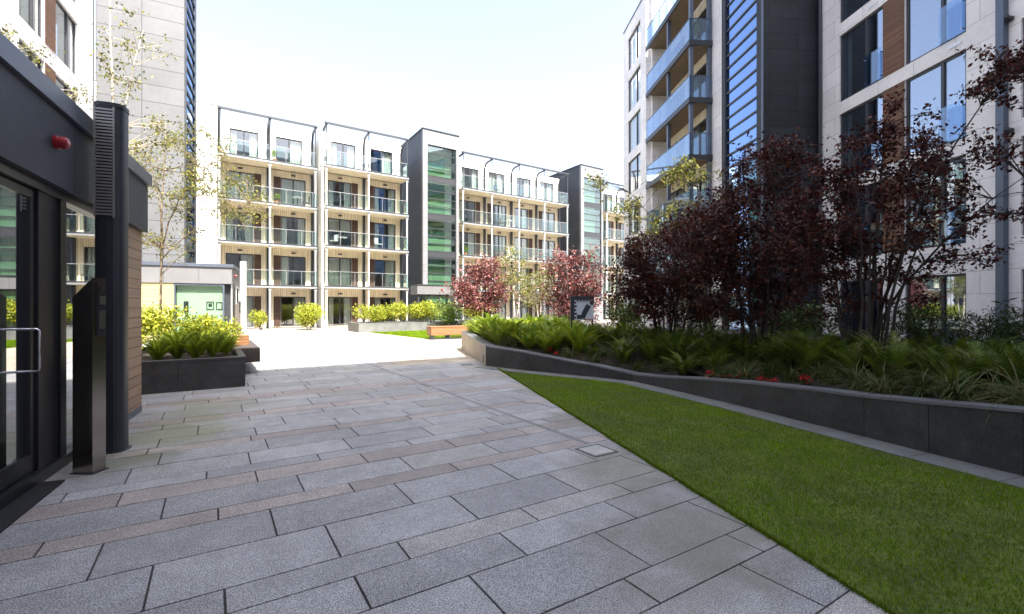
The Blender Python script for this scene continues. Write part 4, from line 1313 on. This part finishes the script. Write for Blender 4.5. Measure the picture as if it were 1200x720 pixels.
tree('birch_tree', 'loose birch with fine branches before the pale stone tower', 'tree', (x, y, 0),
     [(0, 0, *rel(.1, 0, 6.8), .042), (*rel(.03, 0, 0)[:2], *rel(1.8, -.1, 5.9), .022, 3.3), (*rel(.02, 0, 0)[:2], *rel(2.6, -.2, 4.4), .02, 2.9), (*rel(.02, 0, 0)[:2], *rel(-.6, .2, 6.0), .02, 3.0)],
     [(rel(.3, 0, 5.3), (1.1, .9, 1.2), 3), (rel(1.6, 0, 5.3), (1.0, .8, .7), 1.5), (rel(2.4, -.1, 4.3), (1.0, .7, .6), 1.2), (rel(.2, 0, 3.5), (.9, .8, .6), 1.2), (rel(1.0, 0, 6.2), (.9, .7, .5), .8)],
     165, 30, .075, BIRCH, 45, M['leaf'], M['birchtwig'], .27, twig=.005, drop=.1)

# shrubs
def shrub_mesh(seed, w_, h_, n, leaf, pal, mat=None, aspect=.5, lumps=7):
    r = np.random.RandomState(seed)
    P = []
    for k in range(lumps):
        c = np.array([r.uniform(-.32, .32) * w_, r.uniform(-.32, .32) * w_, h_ * r.uniform(.35, .72)])
        u = r.normal(size=(n // lumps, 3)); u /= np.linalg.norm(u, axis=1)[:, None]
        rad = r.uniform(.3, 1, (n // lumps, 1)) ** .5 * r.uniform(.75, 1.15, (n // lumps, 1))
        P.append(c + u * rad * np.array([w_ * .27, w_ * .27, h_ * .33]))
    P = np.concatenate(P); P[:, 2] = np.maximum(P[:, 2], .03)
    V, F, Cc = leaf_cloud(P, 1.2, leaf, colours(len(P), pal, r, .65, 1.3), r, aspect)
    return tri_mesh('foliage', V, F, Cc, mat or M['leaf'])
def shrub(label, x, y, z, w_, h_, n, leaf, pal, seed, group=None, aspect=.5, stems=6):
    t = thing('shrub', label, 'shrub', (x, y, z), 0, group)
    obj('foliage', shrub_mesh(seed, w_, h_, n, leaf, pal, aspect=aspect), None, t)
    rg = random.Random(seed); b = MB()
    for i in range(stems):
        a = rg.uniform(0, 6.28); k = rg.uniform(.1, .3) * w_
        b.tube(bez((math.cos(a) * .05, math.sin(a) * .05, -.03), (math.cos(a) * k, math.sin(a) * k, h_ * .7), (0, 0, .05), 4), [.014, .012, .010, .007, .004], 5, cap=False)
    obj('stem', b, M['bark'], t)
    return t
# left planter shrubs
for (x, y, w_, h_, sd, lb) in ((-.95, 12.9, 1.4, 1.05, 51, 'bright lime shrub at the wall end of the left planter'), (-.05, 12.7, 1.3, .9, 52, 'bright lime shrub in the middle of the left planter'),
                               (-1.75, 12.2, 1.2, 1.25, 53, 'taller golden shrub half hidden by the larch corner')):
    shrub(lb, x, y, .48, w_, h_, 2600, .085, LIME, sd)
# shrubs in front of the balcony blocks
shrub('rounded yellow green bush standing alone before the second balcony block', 5.2, 32.0, 0, 2.4, 1.75, 3200, .14, LIME, 54)
for i, (x, sd) in enumerate(((8.4, 55), (10.4, 56), (12.3, 57))):
    shrub('yellow green hedge bush in the pale planter, %s' % ['at its left end', 'second from its left end', 'next to the porch'][i], x, 28.3, .45, 2.4, 1.45, 2800, .13, LIME, sd)
shrub('small round pale green tree shrub in front of the stair tower porch', 12.5, 26.3, 0, 2.2, 1.9, 2600, .13, [(.20, .27, .06), (.16, .23, .05)], 58)
shrub('low green shrub between the porch and the left red tree', 15.6, 28.2, .45, 2.2, 1.3, 2400, .13, LIME, 59)
shrub('small yellow potted shrub by the far column light', 2.6, 33.8, 0, 1.3, 1.5, 1400, .11, LIME, 60)
for i, (px, d_, w_, h_, sd, lb) in enumerate(((735, 14.5, 1.5, 1.5, 61, 'leafy mid green shrub just right of the map sign'), (1085, 9.0, 1.5, 1.25, 62, 'dark bamboo like shrub before the right building doors'),
                                (1165, 8.0, 1.5, 1.25, 63, 'narrow leaved shrub at right edge below the downpipe'), (930, 11.5, 1.8, 1.3, 64, 'dark green shrub between the purple tree trunks'), (830, 14.5, 2.0, 1.8, 65, 'deep green shrub behind the dark purple tree'))):
    x, y = spot(px, d_)
    shrub(lb, x, y, .4, w_, h_, 2600, .12 if i in (1, 2) else .09, DKGREEN if i != 0 else FERN, sd, aspect=.18 if i in (1, 2) else .5)

# ferns and grassy clumps (shared meshes)
def fern_mesh(seed, n_fr, L, pal, lift=1.0, wf=.135):
    r = np.random.RandomState(seed); V = []; F = []; Cc = []
    for k in range(n_fr):
        a = r.uniform(0, 2 * np.pi); el = min(1.52, r.uniform(.75, 1.45) * lift); l = L * r.uniform(.55, 1.1)
        dirh = np.array([math.cos(a), math.sin(a), 0]); side = np.array([-math.sin(a), math.cos(a), 0])
        col = np.array(pal[r.randint(len(pal))]) * r.uniform(.75, 1.25)
        p = np.array([math.cos(a) * .03, math.sin(a) * .03, 0.0]); e = min(el, 1.5)
        m = 10
        for i in range(m):
            stp = l / m
            e -= (1.15 * el) / m * (i / m) * 1.5
            dv = dirh * math.cos(e) + np.array([0, 0, math.sin(e)])
            q = p + dv * stp
            t_ = i / m
            wd = l * wf * math.sin(math.pi * min(1, .12 + t_ * .9)) ** .8 * (1 - .25 * t_)
            nrm = np.cross(side, dv)
            if i > 1:
                for s in (-1, 1):
                    for h in (0, .5):
                        b0 = p + dv * stp * h; b1 = p + dv * stp * (h + .44)
                        tip = b0 + side * s * wd + dv * stp * 1.0 - nrm * wd * .12 + r.normal(size=3) * .006
                        n0 = len(V); V += [b0, b1, tip]; F.append((n0, n0 + 1, n0 + 2)); Cc.append(col * r.uniform(.85, 1.15))
            w0 = .004
            n0 = len(V); V += [p - side * w0, p + side * w0, q]; F.append((n0, n0 + 1, n0 + 2)); Cc.append(col * .7)
            p = q
    return tri_mesh('fronds', np.array(V), np.array(F), np.array(Cc), M['leaf'])
def tuft_mesh(seed, n, L, pal, wid=.006):
    r = np.random.RandomState(seed); V = []; F = []; Cc = []
    for k in range(n):
        a = r.uniform(0, 2 * np.pi); e = r.uniform(.75, 1.5); l = L * r.uniform(.55, 1.15)
        dirh = np.array([math.cos(a), math.sin(a), 0]); side = np.array([-math.sin(a), math.cos(a), 0]) * wid
        col = np.array(pal[r.randint(len(pal))]) * r.uniform(.7, 1.3)
        p = np.array([r.normal() * .05, r.normal() * .05, 0.0]); m = 6
        for i in range(m):
            q = p + (dirh * math.cos(e) + np.array([0, 0, math.sin(e)])) * l / m
            e -= r.uniform(.15, .42)
            w0, w1 = 1 - .6 * (i / m) ** 2, 1 - .6 * ((i + 1) / m) ** 2
            if i == m - 1: w1 = .05
            n0 = len(V); V += [p - side * w0, p + side * w0, q + side * w1, q - side * w1]
            F += [(n0, n0 + 1, n0 + 2), (n0, n0 + 2, n0 + 3)]; Cc += [col, col]
            p = q
    return tri_mesh('blades', np.array(V), np.array(F), np.array(Cc), M['leaf'])
FERNLIT = [(.25, .33, .025), (.18, .27, .02), (.33, .37, .035), (.12, .19, .02)]  # fern greens raised so the colour carries the far end's sunlight
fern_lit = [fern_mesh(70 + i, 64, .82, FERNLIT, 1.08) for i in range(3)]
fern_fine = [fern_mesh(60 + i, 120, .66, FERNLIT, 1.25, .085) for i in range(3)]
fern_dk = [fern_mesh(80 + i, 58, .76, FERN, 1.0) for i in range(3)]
tufts = [tuft_mesh(90 + i, 110, .62, [(.05, .085, .018), (.075, .10, .025), (.12, .11, .045), (.035, .06, .014)]) for i in range(3)]
rg = random.Random(77)
def plant_at(mesh, name, label, cat, group, x, y, z, sc):
    o = bpy.data.objects.new(name, mesh); C.objects.link(o)
    o.location = (x, y, z); o.rotation_euler = (rg.uniform(-.22, .22), rg.uniform(-.22, .22), rg.uniform(0, 6.28)); o.scale = (sc, sc, sc * rg.uniform(.9, 1.1))
    return tag(o, label, cat, group)
LAB = {'lit': ('bright green feathery fern in the sunlit far end of the long planter', 'sunlit ferns at the planter end'),
       'dk': ('dark green feathery fern in the shaded part of the long planter', 'shaded ferns in the long planter'),
       'tuft': ('grassy tufted plant behind the long planter wall', 'grassy tufts in the long planter')}
placed = []
def try_place(x, y, mind):
    if any((x - a) ** 2 + (y - b) ** 2 < mind * mind for a, b in placed): return False
    placed.append((x, y)); return True
soil_np = [(a, b) for a, b in soil_poly]
tries = 0
def inbed(x, y):
    return bool(in_poly(np.array([x]), np.array([y]), soil_np)[0])
def wall_dist(x, y):
    best = 9
    for i in range(len(WALL) - 1):
        a, b = Vector(WALL[i]), Vector(WALL[i + 1]); p = Vector((x, y)); ab = b - a
        q = max(0, min(1, (p - a).dot(ab) / ab.length_squared)); best = min(best, (p - a - ab * q).length)
    return best
for _ in range(6000):
    x, y = rg.uniform(5.2, 13), rg.uniform(-1.5, 14.4)
    if not inbed(x, y): continue
    wd_ = wall_dist(x, y)
    if wd_ < .40 or wd_ > 3.6: continue
    if abs(x - sx) < .35 and abs(y - sy) < .35: continue
    lat, dep = x * RX + y * RY, x * FX + y * FY
    if dep < .8: continue
    pxx = 600 + 531 * lat / dep
    if pxx > 1260: continue
    z = bed_h(x, y) - .02
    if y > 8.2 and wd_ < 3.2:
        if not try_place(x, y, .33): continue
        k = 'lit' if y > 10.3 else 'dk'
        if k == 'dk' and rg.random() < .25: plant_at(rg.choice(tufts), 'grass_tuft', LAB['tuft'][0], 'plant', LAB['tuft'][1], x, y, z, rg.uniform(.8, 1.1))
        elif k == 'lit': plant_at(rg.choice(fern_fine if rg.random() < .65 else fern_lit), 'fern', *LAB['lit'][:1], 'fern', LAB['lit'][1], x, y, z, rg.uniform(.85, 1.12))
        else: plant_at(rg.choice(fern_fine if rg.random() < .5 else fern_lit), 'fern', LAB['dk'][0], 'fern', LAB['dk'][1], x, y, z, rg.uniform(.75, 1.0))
    else:
        if not try_place(x, y, .33): continue
        if (wd_ < 1.1 and y < 5.2 and rg.random() < .8) or rg.random() < .3:
            plant_at(rg.choice(tufts), 'grass_tuft', LAB['tuft'][0], 'plant', LAB['tuft'][1], x, y, z, rg.uniform(.75, 1.05))
        else:
            plant_at(rg.choice(fern_dk), 'fern', LAB['dk'][0], 'fern', LAB['dk'][1], x, y, z, rg.uniform(.5, 1.05))
# left planter ferns
for (x, y, sc) in ((-.55, 10.7, .9), (.0, 10.75, .85), (-.2, 11.5, .95), (-.9, 11.2, .8), (.12, 11.9, .8), (-1.5, 10.6, .7), (-1.4, 11.4, .8), (-.6, 12.1, .9), (-.28, 10.55, .75), (.22, 11.2, .8), (-.85, 10.5, .75)):
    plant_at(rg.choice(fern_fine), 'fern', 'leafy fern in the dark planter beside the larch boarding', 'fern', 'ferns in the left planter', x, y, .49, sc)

# red begonias behind the long wall
def flower_mesh(seed):
    r = np.random.RandomState(seed); P = r.normal(size=(60, 3)) * np.array([.05, .05, .03]) + np.array([0, 0, .10])
    V, F, Cc = leaf_cloud(P, 1.5, .05, colours(60, [(.55, .015, .03), (.42, .01, .025), (.62, .03, .04)], r), r, .8)
    Q = r.normal(size=(70, 3)) * np.array([.05, .05, .03]) + np.array([0, 0, .05])
    V2, F2, C2 = leaf_cloud(Q, 1.5, .06, colours(70, DKGREEN, r), r, .7)
    return tri_mesh('bloom', np.concatenate([V, V2]), np.concatenate([F, F2 + len(V)]), np.concatenate([Cc, C2]), M['leaf'])
fm_ = [flower_mesh(100 + i) for i in range(3)]
rg2 = random.Random(5)
for i, ts in ((2, (.4, .55)), (6, (.35,)), (7, (.1, .5, .8)), (8, (.15, .3, .7))):
    for tt in ts:
        a = lerp2(inner[i], inner[i + 1], tt) if i < len(inner) - 1 else inner[i]
        x, y = a[0] + rg2.uniform(.14, .3), a[1] + .04
        plant_at(rg2.choice(fm_), 'begonia', 'low clump of red flowers just behind the long planter wall', 'flower', 'red flowers along the planter', x, y, bed_h(x, y) - .0, rg2.uniform(.55, .8))

# ------------------------------------------------------------------ balcony furniture
def chair(label, x, y, z, rot, mat):
    t = thing('balcony_chair', label, 'chair', (x, y, z), rot)
    s = MB(); s.bbox(-.22, .22, -.22, .22, .42, .46, .01); obj('seat', s, mat, t)
    s = MB(); s.bbox(-.22, .22, .2, .24, .50, .92, .01); obj('backrest', s, mat, t)
    for a in (-1, 1):
        for b in (-1, 1):
            s = MB(); s.tube([(a * .2, b * .2, 0), (a * .2, b * .2, .42 if b < 0 else .92)], .014, 6); obj('leg', s, M['steel'], t)
    return t
def table(label, x, y, z):
    t = thing('balcony_table', label, 'table', (x, y, z))
    s = MB(); s.tube([(0, 0, .70), (0, 0, .73)], .34, 16); obj('tabletop', s, M['ltmetal'], t)
    s = MB(); s.tube([(0, 0, .0), (0, 0, .70)], .03, 8); s.tube([(0, 0, .0), (0, 0, .02)], .22, 12); obj('leg', s, M['steel'], t)
    return t
b2, b3, b4, b5 = [z + .003 for z in ZS[1:]]
chair('dark chair on the lowest balcony left of the stair tower', 11.9, 35.3, b2, R(60), M['fabric'])
table('round table on the third balcony of the second block, left bay', 8.1, 35.4, b3)
chair('pale chair at the round table, second block left bay', 7.5, 35.5, b3, R(-60), M['ltmetal'])
chair('pale chair in the right bay of the second block, third level', 10.8, 35.4, b3, R(30), M['ltmetal'])
table('round table in the right bay of the first block, fourth level', 5.2, 36.7, b4)
chair('dark chair beside the table on the first block, fourth level', 5.8, 36.8, b4, R(-90), M['fabric'])
chair('dark chair on the long block balcony, fourth level', 22.3, 35.6, b4, R(20), M['fabric'])
table('small table on the long block balcony, fourth level', 23.1, 35.6, b4)
chair('blue grey chair on the top terrace of the long block', 21.8, 35.6, b5, R(10), M['bluesteel'])
chair('dark chair on the long block balcony, third level', 23.6, 35.6, b3, R(-40), M['fabric'])
def pot_plant(label, x, y, z, sd, h=.6):
    t = thing('pot_plant', label, 'pot plant', (x, y, z))
    s = MB(); s.tube([(0, 0, 0), (0, 0, .28), (0, 0, .30)], [.11, .15, .16], 14); obj('pot', s, M['pot'], t)
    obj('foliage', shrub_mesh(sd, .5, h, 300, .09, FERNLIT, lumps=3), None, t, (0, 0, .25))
    return t
pot_plant('potted plant at the left end of the long block, third level', 18.5, 35.5, b3, 201, .8)
pot_plant('potted plant on the top terrace of the first balcony block', 3.7, 36.6, b5, 202, .9)
pot_plant('potted plant near the table on the first block, fourth level', 3.8, 36.6, b4, 203)
p_ = RP(23.1, 11.6); pot_plant('potted plant on a high glass balcony of the corner building', p_[0], p_[1], LV[4] + .183, 204, 1.1)
p_ = RP(25.1, 11.6); pot_plant('potted plant behind the blue glass of the corner building, lower balcony', p_[0], p_[1], LV[3] + .183, 205, .8)
